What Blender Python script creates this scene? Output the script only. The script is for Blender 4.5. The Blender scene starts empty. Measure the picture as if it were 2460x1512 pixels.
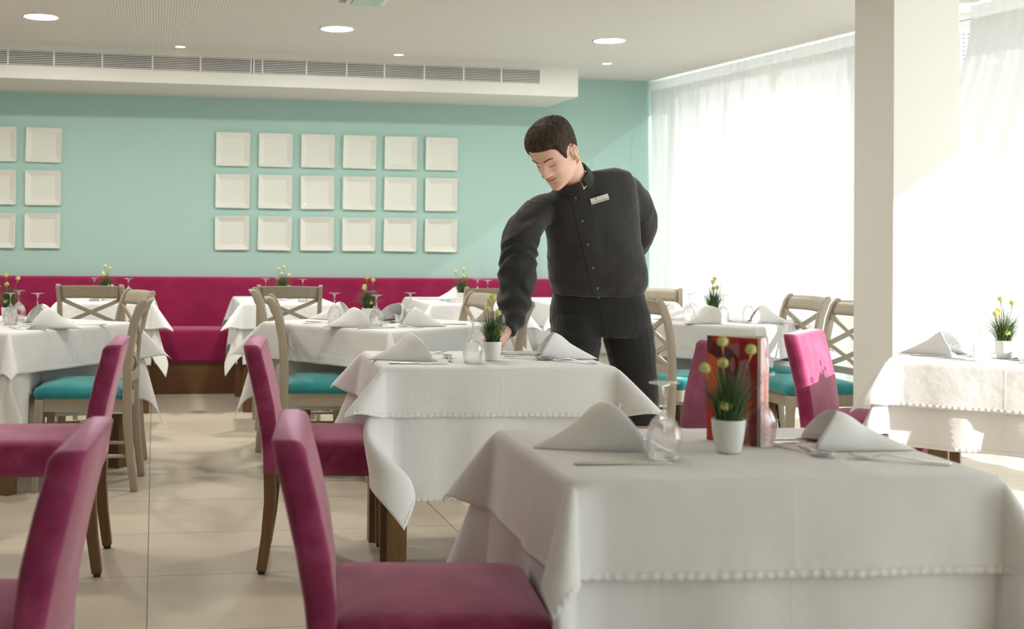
import bpy, bmesh, math, random
from mathutils import Vector, Matrix, noise
R = math.radians
SC = bpy.context.scene
COL = SC.collection
random.seed(7)

# ------------------------------------------------------------------ camera, sky, sun, exposure
cd = bpy.data.cameras.new('camera'); cam = bpy.data.objects.new('camera', cd); COL.objects.link(cam)
cd.sensor_width = 36.0; cd.lens = 2968.18 / 2460 * 36
cd.shift_x = (1230 - 862.07) / 2460; cd.shift_y = -(756 - 522.36) / 2460
cd.clip_start = 0.05; cd.clip_end = 200
rt = Vector((0.98651728, -0.16327359, 0.01119804)); up = Vector((-0.0136598, -0.0139626, 0.99980921)); fw = Vector((0.16308608, 0.98648202, 0.01600463))
cam.matrix_world = Matrix(((rt.x, up.x, -fw.x, 0), (rt.y, up.y, -fw.y, 0), (rt.z, up.z, -fw.z, 1.2), (0, 0, 0, 1)))
cd.dof.use_dof = True; cd.dof.focus_distance = 5.0; cd.dof.aperture_fstop = 4.2
SC.camera = cam
SC.view_settings.view_transform = 'Standard'; SC.view_settings.look = 'None'
SC.view_settings.gamma = 1.0; SC.view_settings.use_curve_mapping = False
SC.view_settings.exposure = 1.25
cy = SC.cycles
cy.max_bounces = 9; cy.diffuse_bounces = 5; cy.glossy_bounces = 4; cy.transmission_bounces = 8; cy.transparent_max_bounces = 16
cy.caustics_reflective = False; cy.caustics_refractive = False
cy.use_denoising = True; cy.sample_clamp_indirect = 6.0; cy.blur_glossy = 0.0
cy.use_adaptive_sampling = True; cy.adaptive_threshold = 0.02

W = bpy.data.worlds.new('sky'); SC.world = W; W.use_nodes = True
bg = W.node_tree.nodes['Background']; bg.inputs[0].default_value = (0.84, 0.93, 1.0, 1); bg.inputs[1].default_value = 2.0
sd = bpy.data.lights.new('sun', 'SUN'); sd.energy = 5.2; sd.angle = R(0.6); sd.color = (1.0, 0.985, 0.96)
sun = bpy.data.objects.new('sun', sd); COL.objects.link(sun)
SUN_AZ, SUN_EL = R(46.5), R(23.5)      # light comes from +x / -y, fairly low
Ld = Vector((-math.cos(SUN_AZ) * math.cos(SUN_EL), math.sin(SUN_AZ) * math.cos(SUN_EL), -math.sin(SUN_EL)))
sun.rotation_euler = Ld.to_track_quat('-Z', 'Y').to_euler()

def win_x(y):                        # the glazed front runs slightly askew to the rest of the room
    return 4.153 + (9.9 - y) * 0.1012
WDIR = Vector((0.1012, -1, 0)).normalized(); WNOR = Vector((1, 0.1012, 0)).normalized()
WROT = math.atan2(WDIR.y, WDIR.x)
def portal(y0, y1, z0=0.0, z1=2.5):
    a = bpy.data.lights.new('window_daylight', 'AREA'); a.shape = 'RECTANGLE'
    a.size = (y1 - y0) * 1.005; a.size_y = z1 - z0; a.cycles.is_portal = True
    o = bpy.data.objects.new('window_daylight', a); COL.objects.link(o)
    ym = (y0 + y1) / 2
    X = WDIR; Z = WNOR; Y = Z.cross(X)       # area lights shine along -Z: into the room
    o.matrix_world = Matrix(((X.x, Y.x, Z.x, win_x(ym) + 0.30), (X.y, Y.y, Z.y, ym), (X.z, Y.z, Z.z, (z0 + z1) / 2), (0, 0, 0, 1)))
portal(-3.0, 9.9)
# out-of-view fill lights added at the ceiling; the three real lamps are built below
FILL_W = 6.0
for x in (-4.5, -2.6, -0.72, 1.16, 3.04):
    for y in (5.4, 7.95):
        if (y > 7 and x > -2) or x > 3: continue
        a = bpy.data.lights.new('ceiling_fill_light', 'AREA'); a.shape = 'DISK'; a.size = 0.2; a.energy = FILL_W; a.color = (1.0, 0.96, 0.89)
        o = bpy.data.objects.new('ceiling_fill_light', a); COL.objects.link(o); o.location = (x, y, 2.555)

# ------------------------------------------------------------------ materials
def new_mat(name):
    m = bpy.data.materials.new(name); m.use_nodes = True
    return m, m.node_tree.nodes, m.node_tree.links
def pbsdf(n): return n['Principled BSDF']
def noise_tex(n, l, scale, detail=3, rough=0.5, coord='Object', stretch=None):
    tc = n.new('ShaderNodeTexCoord'); t = n.new('ShaderNodeTexNoise')
    t.inputs['Scale'].default_value = scale; t.inputs['Detail'].default_value = detail; t.inputs['Roughness'].default_value = rough
    if stretch:
        mp = n.new('ShaderNodeMapping'); mp.inputs['Scale'].default_value = stretch
        l.new(tc.outputs[coord], mp.inputs[0]); l.new(mp.outputs[0], t.inputs['Vector'])
    else: l.new(tc.outputs[coord], t.inputs['Vector'])
    return t
def ramp(n, l, src, stops):
    r = n.new('ShaderNodeValToRGB'); cr = r.color_ramp
    while len(cr.elements) < len(stops): cr.elements.new(0.5)
    for e, (p, c) in zip(cr.elements, stops): e.position = p; e.color = (*c, 1)
    l.new(src, r.inputs[0]); return r
def bump(n, l, src, strength, dist=0.002):
    b = n.new('ShaderNodeBump'); b.inputs['Strength'].default_value = strength; b.inputs['Distance'].default_value = dist
    l.new(src, b.inputs['Height']); l.new(b.outputs[0], pbsdf(n).inputs['Normal']); return b
def plain(name, col, rough=0.6, metal=0.0, spec=0.5, var=0.0, vscale=6, bmp=0.0, bscale=60):
    m, n, l = new_mat(name); p = pbsdf(n)
    p.inputs['Base Color'].default_value = (*col, 1); p.inputs['Roughness'].default_value = rough
    p.inputs['Metallic'].default_value = metal; p.inputs['Specular IOR Level'].default_value = spec
    if var:
        t = noise_tex(n, l, vscale)
        r = ramp(n, l, t.outputs[0], [(0.3, tuple(c * (1 - var) for c in col)), (0.7, tuple(min(1, c * (1 + var)) for c in col))])
        l.new(r.outputs[0], p.inputs['Base Color'])
    if bmp:
        t2 = noise_tex(n, l, bscale, 2); bump(n, l, t2.outputs[0], bmp)
    return m
def velvet(name, dark, mid, light, sheen, scale=9):
    m, n, l = new_mat(name); p = pbsdf(n)
    t = noise_tex(n, l, scale, 6, 0.62)
    r = ramp(n, l, t.outputs[0], [(0.28, dark), (0.5, mid), (0.74, light)])
    l.new(r.outputs[0], p.inputs['Base Color'])
    p.inputs['Roughness'].default_value = 0.85; p.inputs['Specular IOR Level'].default_value = 0.15
    p.inputs['Sheen Weight'].default_value = 1.0; p.inputs['Sheen Roughness'].default_value = 0.45; p.inputs['Sheen Tint'].default_value = (*sheen, 1)
    t2 = noise_tex(n, l, 420, 2); bump(n, l, t2.outputs[0], 0.12, 0.001)
    return m
def wood(name, a, b, rough=0.45, stretch=(30, 30, 2)):
    m, n, l = new_mat(name); p = pbsdf(n)
    t = noise_tex(n, l, 1.6, 5, 0.6, 'Object', stretch)
    r = ramp(n, l, t.outputs[0], [(0.3, a), (0.7, b)]); l.new(r.outputs[0], p.inputs['Base Color'])
    p.inputs['Roughness'].default_value = rough
    return m
def cloth_mat(name, col, trans=0.12, weave=900):
    """woven cotton; reads the mesh attribute cloth_uv (u, v, distance to hem)"""
    m, n, l = new_mat(name); p = pbsdf(n); out = n['Material Output']
    p.inputs['Base Color'].default_value = (*col, 1); p.inputs['Roughness'].default_value = 0.9; p.inputs['Specular IOR Level'].default_value = 0.12
    at = n.new('ShaderNodeAttribute'); at.attribute_name = 'cloth_uv'
    sp = n.new('ShaderNodeSeparateXYZ'); l.new(at.outputs['Vector'], sp.inputs[0])
    def line(sock, pos, wid):
        s = n.new('ShaderNodeMath'); s.operation = 'SUBTRACT'; l.new(sock, s.inputs[0]); s.inputs[1].default_value = pos
        a = n.new('ShaderNodeMath'); a.operation = 'ABSOLUTE'; l.new(s.outputs[0], a.inputs[0])
        g = n.new('ShaderNodeMapRange'); g.inputs['From Min'].default_value = 0; g.inputs['From Max'].default_value = wid
        g.inputs['To Min'].default_value = 1; g.inputs['To Max'].default_value = 0; l.new(a.outputs[0], g.inputs['Value'])
        return g.outputs[0]
    def add(a, b):
        s = n.new('ShaderNodeMath'); s.operation = 'ADD'; l.new(a, s.inputs[0]); l.new(b, s.inputs[1]); return s.outputs[0]
    crease = add(line(sp.outputs[0], 0.0, 0.006), line(sp.outputs[1], 0.0, 0.006))
    cs_ = n.new('ShaderNodeMath'); cs_.operation = 'MULTIPLY'; cs_.inputs[1].default_value = 0.35; l.new(crease, cs_.inputs[0]); crease = cs_.outputs[0]
    hem = n.new('ShaderNodeMapRange'); hem.inputs['From Min'].default_value = 0.0165; hem.inputs['From Max'].default_value = 0.0145
    l.new(sp.outputs[2], hem.inputs['Value'])
    big = noise_tex(n, l, 7, 3)
    tc = n.new('ShaderNodeTexCoord')
    puck = n.new('ShaderNodeTexWave'); puck.inputs['Scale'].default_value = 14; puck.inputs['Distortion'].default_value = 3; l.new(at.outputs['Vector'], puck.inputs['Vector'])
    pm = n.new('ShaderNodeMath'); pm.operation = 'MULTIPLY'; l.new(puck.outputs[0], pm.inputs[0]); l.new(hem.outputs[0], pm.inputs[1])
    h = add(hem.outputs[0], crease)
    pm2 = n.new('ShaderNodeMath'); pm2.operation = 'MULTIPLY'; pm2.inputs[1].default_value = 1.2; l.new(pm.outputs[0], pm2.inputs[0])
    h = add(h, pm2.outputs[0])
    b1 = n.new('ShaderNodeBump'); b1.inputs['Strength'].default_value = 0.7; b1.inputs['Distance'].default_value = 0.0015; l.new(h, b1.inputs['Height'])
    b2 = n.new('ShaderNodeBump'); b2.inputs['Strength'].default_value = 0.35; b2.inputs['Distance'].default_value = 0.02; l.new(big.outputs[0], b2.inputs['Height']); l.new(b1.outputs[0], b2.inputs['Normal'])
    fine = noise_tex(n, l, 60, 4, 0.6)
    b3 = n.new('ShaderNodeBump'); b3.inputs['Strength'].default_value = 0.2; b3.inputs['Distance'].default_value = 0.003; l.new(fine.outputs[0], b3.inputs['Height']); l.new(b2.outputs[0], b3.inputs['Normal'])
    l.new(b3.outputs[0], p.inputs['Normal'])
    tr = n.new('ShaderNodeBsdfTranslucent'); tr.inputs[0].default_value = (*col, 1)
    mx = n.new('ShaderNodeMixShader'); mx.inputs[0].default_value = trans
    l.new(p.outputs[0], mx.inputs[1]); l.new(tr.outputs[0], mx.inputs[2]); l.new(mx.outputs[0], out.inputs[0])
    return m
def thin_glass(name, gloss=0.07):
    m, n, l = new_mat(name); out = n['Material Output']; n.remove(n['Principled BSDF'])
    t = n.new('ShaderNodeBsdfTransparent'); g = n.new('ShaderNodeBsdfGlossy'); g.inputs['Roughness'].default_value = 0.02
    mx = n.new('ShaderNodeMixShader'); mx.inputs[0].default_value = gloss
    l.new(t.outputs[0], mx.inputs[1]); l.new(g.outputs[0], mx.inputs[2]); l.new(mx.outputs[0], out.inputs[0]); return m
def emit(name, col, s):
    m, n, l = new_mat(name); e = n.new('ShaderNodeEmission'); e.inputs[0].default_value = (*col, 1); e.inputs[1].default_value = s
    l.new(e.outputs[0], n['Material Output'].inputs[0]); return m
M = {}
M['teal_wall'] = plain('teal_wall_paint', (0.40, 0.60, 0.545), 0.7, bmp=0.05, bscale=300)
M['white_wall'] = plain('white_wall_paint', (0.80, 0.79, 0.75), 0.75, bmp=0.04, bscale=250)
M['white_paint'] = plain('white_gloss_paint', (0.82, 0.82, 0.79), 0.5)
M['beige_wall'] = plain('warm_white_paint', (0.76, 0.76, 0.71), 0.75)
M['magenta'] = velvet('magenta_velvet', (0.17, 0.013, 0.054), (0.26, 0.028, 0.092), (0.37, 0.075, 0.165), (1.0, 0.62, 0.78))
M['sofa'] = velvet('magenta_sofa_fabric', (0.22, 0.010, 0.055), (0.26, 0.013, 0.066), (0.31, 0.020, 0.085), (1.0, 0.4, 0.6), 4)
M['teal'] = velvet('teal_velvet', (0.020, 0.175, 0.20), (0.028, 0.235, 0.255), (0.05, 0.30, 0.31), (0.5, 1.0, 1.0))
M['taupe'] = wood('taupe_painted_wood', (0.36, 0.31, 0.235), (0.40, 0.345, 0.265), 0.42)
M['brown'] = wood('brown_stained_wood', (0.105, 0.052, 0.016), (0.17, 0.085, 0.028), 0.4)
M['plinth'] = wood('brown_plinth_veneer', (0.10, 0.043, 0.011), (0.14, 0.062, 0.016), 0.5, (2, 30, 30))
M['cloth'] = cloth_mat('white_tablecloth_cotton', (0.83, 0.83, 0.825))
M['napkin'] = cloth_mat('white_napkin_cotton', (0.84, 0.84, 0.83), 0.10)
M['porcelain'] = plain('white_glazed_ceramic', (0.80, 0.80, 0.77), 0.12, spec=0.5)
M['plate'] = plain('white_porcelain_plate', (0.74, 0.765, 0.70), 0.10, spec=0.5)
M['steel'] = plain('stainless_steel', (0.72, 0.71, 0.68), 0.16, metal=1.0)
M['black'] = plain('black_rubber', (0.02, 0.02, 0.02), 0.6)
M['dark'] = plain('dark_void', (0.03, 0.028, 0.025), 0.9)
M['soil'] = plain('dark_moss', (0.03, 0.035, 0.015), 0.9)
M['yellow'] = plain('pale_yellow_bloom', (0.66, 0.66, 0.25), 0.8, var=0.12, vscale=40)
M['calyx'] = plain('orange_calyx', (0.58, 0.28, 0.10), 0.7)
M['stem'] = plain('thin_green_stem', (0.16, 0.20, 0.06), 0.7)
m, n, l = new_mat('grass_blades'); t = noise_tex(n, l, 30, 2); rr = ramp(n, l, t.outputs[0], [(0.3, (0.018, 0.045, 0.012)), (0.55, (0.05, 0.11, 0.02)), (0.8, (0.16, 0.20, 0.035))])
l.new(rr.outputs[0], pbsdf(n).inputs['Base Color']); pbsdf(n).inputs['Roughness'].default_value = 0.55; M['grass'] = m
m, n, l = new_mat('wine_glass'); p = pbsdf(n); p.inputs['Base Color'].default_value = (1, 1, 1, 1); p.inputs['Roughness'].default_value = 0.0
p.inputs['Transmission Weight'].default_value = 1.0; p.inputs['IOR'].default_value = 1.35
tr = n.new('ShaderNodeBsdfTransparent'); mx = n.new('ShaderNodeMixShader'); mx.inputs[0].default_value = 0.62
l.new(p.outputs[0], mx.inputs[1]); l.new(tr.outputs[0], mx.inputs[2]); l.new(mx.outputs[0], n['Material Output'].inputs[0]); M['glass'] = m
M['pane'] = thin_glass('window_glass')
M['lamp'] = emit('ceiling_lamp_diffuser', (1.0, 0.96, 0.89), 140.0)
M['lamp_warm'] = emit('warm_spot_lens', (1.0, 0.86, 0.6), 3.0)
M['lamp_rim'] = plain('lamp_rim', (0.75, 0.70, 0.62), 0.4)
M['aluminium'] = plain('white_aluminium', (0.78, 0.78, 0.78), 0.35)
M['terrace'] = plain('pale_terrace_paving', (0.62, 0.60, 0.56), 0.8, var=0.1)
# floor tiles
m, n, l = new_mat('beige_floor_tiles'); p = pbsdf(n)
tc = n.new('ShaderNodeTexCoord'); sp = n.new('ShaderNodeSeparateXYZ'); l.new(tc.outputs['Object'], sp.inputs[0])
def grout(sock, off, size, wid):
    a = n.new('ShaderNodeMath'); a.operation = 'SUBTRACT'; l.new(sock, a.inputs[0]); a.inputs[1].default_value = off
    b = n.new('ShaderNodeMath'); b.operation = 'DIVIDE'; l.new(a.outputs[0], b.inputs[0]); b.inputs[1].default_value = size
    c = n.new('ShaderNodeMath'); c.operation = 'ROUND'; l.new(b.outputs[0], c.inputs[0])
    d = n.new('ShaderNodeMath'); d.operation = 'SUBTRACT'; l.new(b.outputs[0], d.inputs[0]); l.new(c.outputs[0], d.inputs[1])
    e = n.new('ShaderNodeMath'); e.operation = 'ABSOLUTE'; l.new(d.outputs[0], e.inputs[0])
    f = n.new('ShaderNodeMath'); f.operation = 'LESS_THAN'; l.new(e.outputs[0], f.inputs[0]); f.inputs[1].default_value = wid / size / 2
    fl = n.new('ShaderNodeMath'); fl.operation = 'FLOOR'; l.new(b.outputs[0], fl.inputs[0])
    return f.outputs[0], fl.outputs[0]
TK = 1.2 / 1.157 * 1.157 / 1.16          # metres per fitted unit
g1, i1 = grout(sp.outputs[0], -0.0066, 1.2039 * 1.2 / 1.16, 0.0042)
g2, i2 = grout(sp.outputs[1], 4.2718 * 1.2 / 1.16, 0.6020 * 1.2 / 1.16, 0.0042)
gm = n.new('ShaderNodeMath'); gm.operation = 'MAXIMUM'; l.new(g1, gm.inputs[0]); l.new(g2, gm.inputs[1])
cmb = n.new('ShaderNodeCombineXYZ'); l.new(i1, cmb.inputs[0]); l.new(i2, cmb.inputs[1])
wn = n.new('ShaderNodeTexWhiteNoise'); l.new(cmb.outputs[0], wn.inputs['Vector'])
t = noise_tex(n, l, 1.3, 5, 0.6, 'Object', (1.0, 5.0, 1.0))
ad = n.new('ShaderNodeMath'); ad.operation = 'MULTIPLY_ADD'; l.new(wn.outputs['Value'], ad.inputs[0]); ad.inputs[1].default_value = 0.22; l.new(t.outputs[0], ad.inputs[2])
rr = ramp(n, l, ad.outputs[0], [(0.35, (0.50, 0.435, 0.335)), (0.85, (0.585, 0.52, 0.415))])
mx = n.new('ShaderNodeMixRGB'); l.new(gm.outputs[0], mx.inputs[0]); l.new(rr.outputs[0], mx.inputs[1]); mx.inputs[2].default_value = (0.17, 0.145, 0.115, 1)
l.new(mx.outputs[0], p.inputs['Base Color']); p.inputs['Roughness'].default_value = 0.36; p.inputs['Specular IOR Level'].default_value = 0.4
M['tiles'] = m
# perforated ceiling
m, n, l = new_mat('perforated_ceiling_panel'); p = pbsdf(n)
tc = n.new('ShaderNodeTexCoord'); vm = n.new('ShaderNodeVectorMath'); vm.operation = 'SCALE'; vm.inputs['Scale'].default_value = 1 / 0.0175
l.new(tc.outputs['Object'], vm.inputs[0]); fr = n.new('ShaderNodeVectorMath'); fr.operation = 'FRACTION'; l.new(vm.outputs[0], fr.inputs[0])
sb = n.new('ShaderNodeVectorMath'); sb.operation = 'SUBTRACT'; l.new(fr.outputs[0], sb.inputs[0]); sb.inputs[1].default_value = (0.5, 0.5, 0)
mu = n.new('ShaderNodeVectorMath'); mu.operation = 'MULTIPLY'; l.new(sb.outputs[0], mu.inputs[0]); mu.inputs[1].default_value = (1, 1, 0)
ln = n.new('ShaderNodeVectorMath'); ln.operation = 'LENGTH'; l.new(mu.outputs[0], ln.inputs[0])
lt = n.new('ShaderNodeMath'); lt.operation = 'LESS_THAN'; l.new(ln.outputs['Value'], lt.inputs[0]); lt.inputs[1].default_value = 0.24
mx = n.new('ShaderNodeMixRGB'); l.new(lt.outputs[0], mx.inputs[0]); mx.inputs[1].default_value = (0.80, 0.79, 0.74, 1); mx.inputs[2].default_value = (0.40, 0.39, 0.35, 1)
l.new(mx.outputs[0], p.inputs['Base Color']); p.inputs['Roughness'].default_value = 0.8; M['perforated'] = m
# sheer curtain
def sheer(name, t_tr, t_tl):
    m, n, l = new_mat(name); out = n['Material Output']; n.remove(n['Principled BSDF'])
    d = n.new('ShaderNodeBsdfDiffuse'); d.inputs[0].default_value = (0.86, 0.87, 0.86, 1)
    tl = n.new('ShaderNodeBsdfTranslucent'); tl.inputs[0].default_value = (0.88, 0.89, 0.88, 1)
    tr = n.new('ShaderNodeBsdfTransparent')
    m1 = n.new('ShaderNodeMixShader'); m1.inputs[0].default_value = t_tl; l.new(d.outputs[0], m1.inputs[1]); l.new(tl.outputs[0], m1.inputs[2])
    m2 = n.new('ShaderNodeMixShader'); m2.inputs[0].default_value = t_tr; l.new(m1.outputs[0], m2.inputs[1]); l.new(tr.outputs[0], m2.inputs[2])
    l.new(m2.outputs[0], out.inputs[0]); return m
M['sheer'] = sheer('sheer_white_voile', 0.05, 0.10)
M['heading'] = sheer('curtain_heading_tape', 0.04, 0.3)
# perforated screen outside
m, n, l = new_mat('perforated_blue_screen'); p = pbsdf(n)
tc = n.new('ShaderNodeTexCoord'); vm = n.new('ShaderNodeVectorMath'); vm.operation = 'SCALE'; vm.inputs['Scale'].default_value = 1 / 0.034
l.new(tc.outputs['Object'], vm.inputs[0]); fr = n.new('ShaderNodeVectorMath'); fr.operation = 'FRACTION'; l.new(vm.outputs[0], fr.inputs[0])
sb = n.new('ShaderNodeVectorMath'); sb.operation = 'SUBTRACT'; l.new(fr.outputs[0], sb.inputs[0]); sb.inputs[1].default_value = (0.5, 0.5, 0.5)
mu = n.new('ShaderNodeVectorMath'); mu.operation = 'MULTIPLY'; l.new(sb.outputs[0], mu.inputs[0]); mu.inputs[1].default_value = (1, 0, 1)
ln = n.new('ShaderNodeVectorMath'); ln.operation = 'LENGTH'; l.new(mu.outputs[0], ln.inputs[0])
lt = n.new('ShaderNodeMath'); lt.operation = 'LESS_THAN'; l.new(ln.outputs['Value'], lt.inputs[0]); lt.inputs[1].default_value = 0.24
mx = n.new('ShaderNodeMixRGB'); l.new(lt.outputs[0], mx.inputs[0]); mx.inputs[1].default_value = (0.30, 0.35, 0.40, 1); mx.inputs[2].default_value = (0.03, 0.045, 0.04, 1)
l.new(mx.outputs[0], p.inputs['Base Color']); p.inputs['Roughness'].default_value = 0.6; M['screen'] = m

# ------------------------------------------------------------------ building helpers
def obj(name, data, mat=None, parent=None, smooth=False, mats=None, label=None):
    """data = (verts, faces[, face material ids]) or a bmesh"""
    me = bpy.data.meshes.new(name)
    if isinstance(data, bmesh.types.BMesh):
        bmesh.ops.recalc_face_normals(data, faces=data.faces); data.to_mesh(me); data.free()
    else:
        me.from_pydata([tuple(v) for v in data[0]], [], data[1]); me.update()
        if len(data) > 2:
            for pl, k in zip(me.polygons, data[2]): pl.material_index = k
        else:
            b_ = bmesh.new(); b_.from_mesh(me); bmesh.ops.recalc_face_normals(b_, faces=b_.faces); b_.to_mesh(me); b_.free()
    for mm in (mats or ([mat] if mat else [])): me.materials.append(mm)
    if smooth:
        for pl in me.polygons: pl.use_smooth = True
    o = bpy.data.objects.new(name, me); COL.objects.link(o)
    if parent: o.parent = parent
    if label: o['label'] = label
    return o
def tag(o, label, cat, group=None, kind=None):
    o['label'] = label; o['category'] = cat
    if group: o['group'] = group
    if kind: o['kind'] = kind
    return o
def thing(name, label, cat, loc=(0, 0, 0), rotz=0.0, group=None):
    o = bpy.data.objects.new(name, None); COL.objects.link(o); o.empty_display_size = 0.1
    o.location = loc; o.rotation_euler = (0, 0, rotz)
    return tag(o, label, cat, group)
def struct(o): o['kind'] = 'structure'; return o
def copy_tree(o, parent=None):
    c = o.copy(); COL.objects.link(c)
    if parent: c.parent = parent
    for ch in [x for x in KIDS.get(o.name, [])]:
        copy_tree(ch, c)
    return c
KIDS = {}
def register(root):
    """remember the children of a prototype so that it can be copied quickly"""
    KIDS[root.name] = list(root.children)
    for ch in root.children: register(ch)
def place(proto, first, loc, rotz, label, group=None):
    o = proto if first else copy_tree(proto)
    o.location = loc; o.rotation_euler = (0, 0, rotz); o['label'] = label
    if group: o['group'] = group
    return o
def box_bm(x0, x1, y0, y1, z0, z1, bev=0.0, seg=2, bm=None):
    bm = bm or bmesh.new(); n0 = len(bm.verts)
    v = [bm.verts.new((x, y, z)) for x in (x0, x1) for y in (y0, y1) for z in (z0, z1)]
    fs = [bm.faces.new([v[i] for i in f]) for f in ((0, 1, 3, 2), (4, 6, 7, 5), (0, 4, 5, 1), (2, 3, 7, 6), (0, 2, 6, 4), (1, 5, 7, 3))]
    if bev:
        es = {e for f in fs for e in f.edges}
        bmesh.ops.bevel(bm, geom=list(es), offset=bev, segments=seg, affect='EDGES', profile=0.5)
    return bm
def rings_mesh(rings, close_ends=True, cyclic=True):
    V, F = [], []; n = len(rings[0])
    for r in rings: V += [tuple(p) for p in r]
    for i in range(len(rings) - 1):
        for j in range(n if cyclic else n - 1):
            a, b = i * n + j, i * n + (j + 1) % n
            F.append((a, b, b + n, a + n))
    if close_ends:
        F.append(tuple(reversed(range(n)))); F.append(tuple(range((len(rings) - 1) * n, len(rings) * n)))
    return V, F
def merge(*parts):
    V, F = [], []
    for v, f in parts:
        o = len(V); V += list(v); F += [tuple(i + o for i in q) for q in f]
    return V, F
def lathe(prof, n=24):
    rings = []
    for r, z in prof: rings.append([(r * math.cos(2 * math.pi * k / n), r * math.sin(2 * math.pi * k / n), z) for k in range(n)])
    return rings_mesh(rings, False)
def tube(path, radii, n=10, up=Vector((0, 0, 1)), sq=1.0, ell=None):
    """swept tube along a list of points; ell=(a list of) second radius for oval section"""
    path = [Vector(p) for p in path]; rings = []
    for i, p in enumerate(path):
        t = (path[min(i + 1, len(path) - 1)] - path[max(i - 1, 0)]).normalized()
        a = t.cross(up)
        if a.length < 1e-4: a = t.cross(Vector((0, 1, 0)))
        a.normalize(); b = a.cross(t).normalized()
        r1 = radii[i] if isinstance(radii, (list, tuple)) else radii
        r2 = (ell[i] if isinstance(ell, (list, tuple)) else ell) if ell else r1
        rings.append([p + a * (r1 * math.cos(2 * math.pi * k / n)) + b * (r2 * math.sin(2 * math.pi * k / n)) for k in range(n)])
    return rings_mesh(rings)
def bar(path, w, t, side=Vector((0, 1, 0))):
    """rectangular bar swept along a path: w = size along side, t = size across"""
    path = [Vector(p) for p in path]; rings = []
    for i, p in enumerate(path):
        d = (path[min(i + 1, len(path) - 1)] - path[max(i - 1, 0)]).normalized()
        s = (side - d * side.dot(d)).normalized(); u = d.cross(s)
        ww = w[i] if isinstance(w, (list, tuple)) else w; tt = t[i] if isinstance(t, (list, tuple)) else t
        rings.append([p + s * (ww / 2 * a) + u * (tt / 2 * b) for a, b in ((-1, -1), (1, -1), (1, 1), (-1, 1))])
    return rings_mesh(rings)
def bevel_mod(o, w=0.004, seg=2):
    m = o.modifiers.new('soft_edges', 'BEVEL'); m.width = w; m.segments = seg; m.limit_method = 'ANGLE'; m.angle_limit = R(40); return o
def rrect(hx, hy, r, n=5):
    pts = []
    for cx, cyy, a0 in ((hx - r, hy - r, 0), (-hx + r, hy - r, 90), (-hx + r, -hy + r, 180), (hx - r, -hy + r, 270)):
        for k in range(n + 1):
            a = R(a0 + 90 * k / n); pts.append((cx + r * math.cos(a), cyy + r * math.sin(a)))
    return pts

# ------------------------------------------------------------------ room shell
def slab(name, x0, x1, y0, y1, z0, z1, mat): return struct(obj(name, box_bm(x0, x1, y0, y1, z0, z1), mat))
CEIL = 2.56
def skew_slab(name, z0, z1, mat, out):
    pts = [(-6.0, -3.4), (win_x(-3.4) + out, -3.4), (win_x(10.2) + out, 10.2), (-6.0, 10.2)]
    V = [(x, y, z) for z in (z0, z1) for x, y in pts]
    return struct(obj(name, (V, [(3, 2, 1, 0), (4, 5, 6, 7)] + [(i, (i + 1) % 4, 4 + (i + 1) % 4, 4 + i) for i in range(4)]), mat))
skew_slab('floor', -0.1, 0.0, M['tiles'], 0.42)
skew_slab('ceiling', CEIL, CEIL + 0.12, M['perforated'], 0.20)
slab('wall_back', -6.0, 4.62, 10.0, 10.2, 0.0, CEIL, M['teal_wall'])
slab('wall_left', -6.2, -6.0, -3.4, 10.2, 0.0, CEIL, M['white_wall'])
slab('wall_front', -6.0, 5.9, -3.6, -3.4, 0.0, CEIL, M['white_wall'])
# bulkhead along the back wall
def by(x): return 9.113 + (x + 1.107) * (9.215 - 9.113) / 4.352
V = []
for x in (-6.0, 3.246):
    for y in (by(x), 10.0):
        for z in (2.312, CEIL): V.append((x, y, z))
struct(obj('ceiling_bulkhead', (V, [(0, 1, 3, 2), (4, 6, 7, 5), (0, 4, 5, 1), (2, 3, 7, 6), (0, 2, 6, 4), (1, 5, 7, 3)]), M['beige_wall']))
# square column
struct(obj('column', box_bm(3.412, 3.752, 5.30, 5.63, 0, CEIL, 0.004, 2), M['white_wall']))
# glazed front: header beam, frames and panes
def wbox(y0, y1, d0, d1, z0, z1, bm=None):
    """box along the window line between room depths y0..y1, d = distance outwards"""
    bm = bm or bmesh.new(); vs = []
    for y in (y0, y1):
        for d in (d0, d1):
            for z in (z0, z1): vs.append(bm.verts.new((win_x(y) + d * WNOR.x, y + d * WNOR.y, z)))
    for f in ((0, 1, 3, 2), (4, 6, 7, 5), (0, 4, 5, 1), (2, 3, 7, 6), (0, 2, 6, 4), (1, 5, 7, 3)): bm.faces.new([vs[i] for i in f])
    return bm
struct(obj('wall_right', wbox(-3.4, 10.1, 0.20, 0.40, 2.525, CEIL + 0.15), M['white_wall']))
ys = [-3.2, -1.5, 0.2, 1.75, 3.42, 5.3, 7.0, 8.5, 9.95]
for k in range(len(ys) - 1):
    bm = wbox(ys[k], ys[k] + 0.045, 0.21, 0.27, 0.0, 2.51)
    wbox(ys[k + 1] - 0.045, ys[k + 1], 0.21, 0.27, 0.0, 2.51, bm); wbox(ys[k] + 0.045, ys[k + 1] - 0.045, 0.21, 0.27, 0.0, 0.05, bm)
    wbox(ys[k] + 0.045, ys[k + 1] - 0.045, 0.21, 0.27, 2.46, 2.51, bm)
    w = struct(obj('window_%d' % (k + 1), bm, M['aluminium']))
    obj('window_pane', wbox(ys[k] + 0.045, ys[k + 1] - 0.045, 0.235, 0.241, 0.05, 2.46), M['pane'], w)
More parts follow.
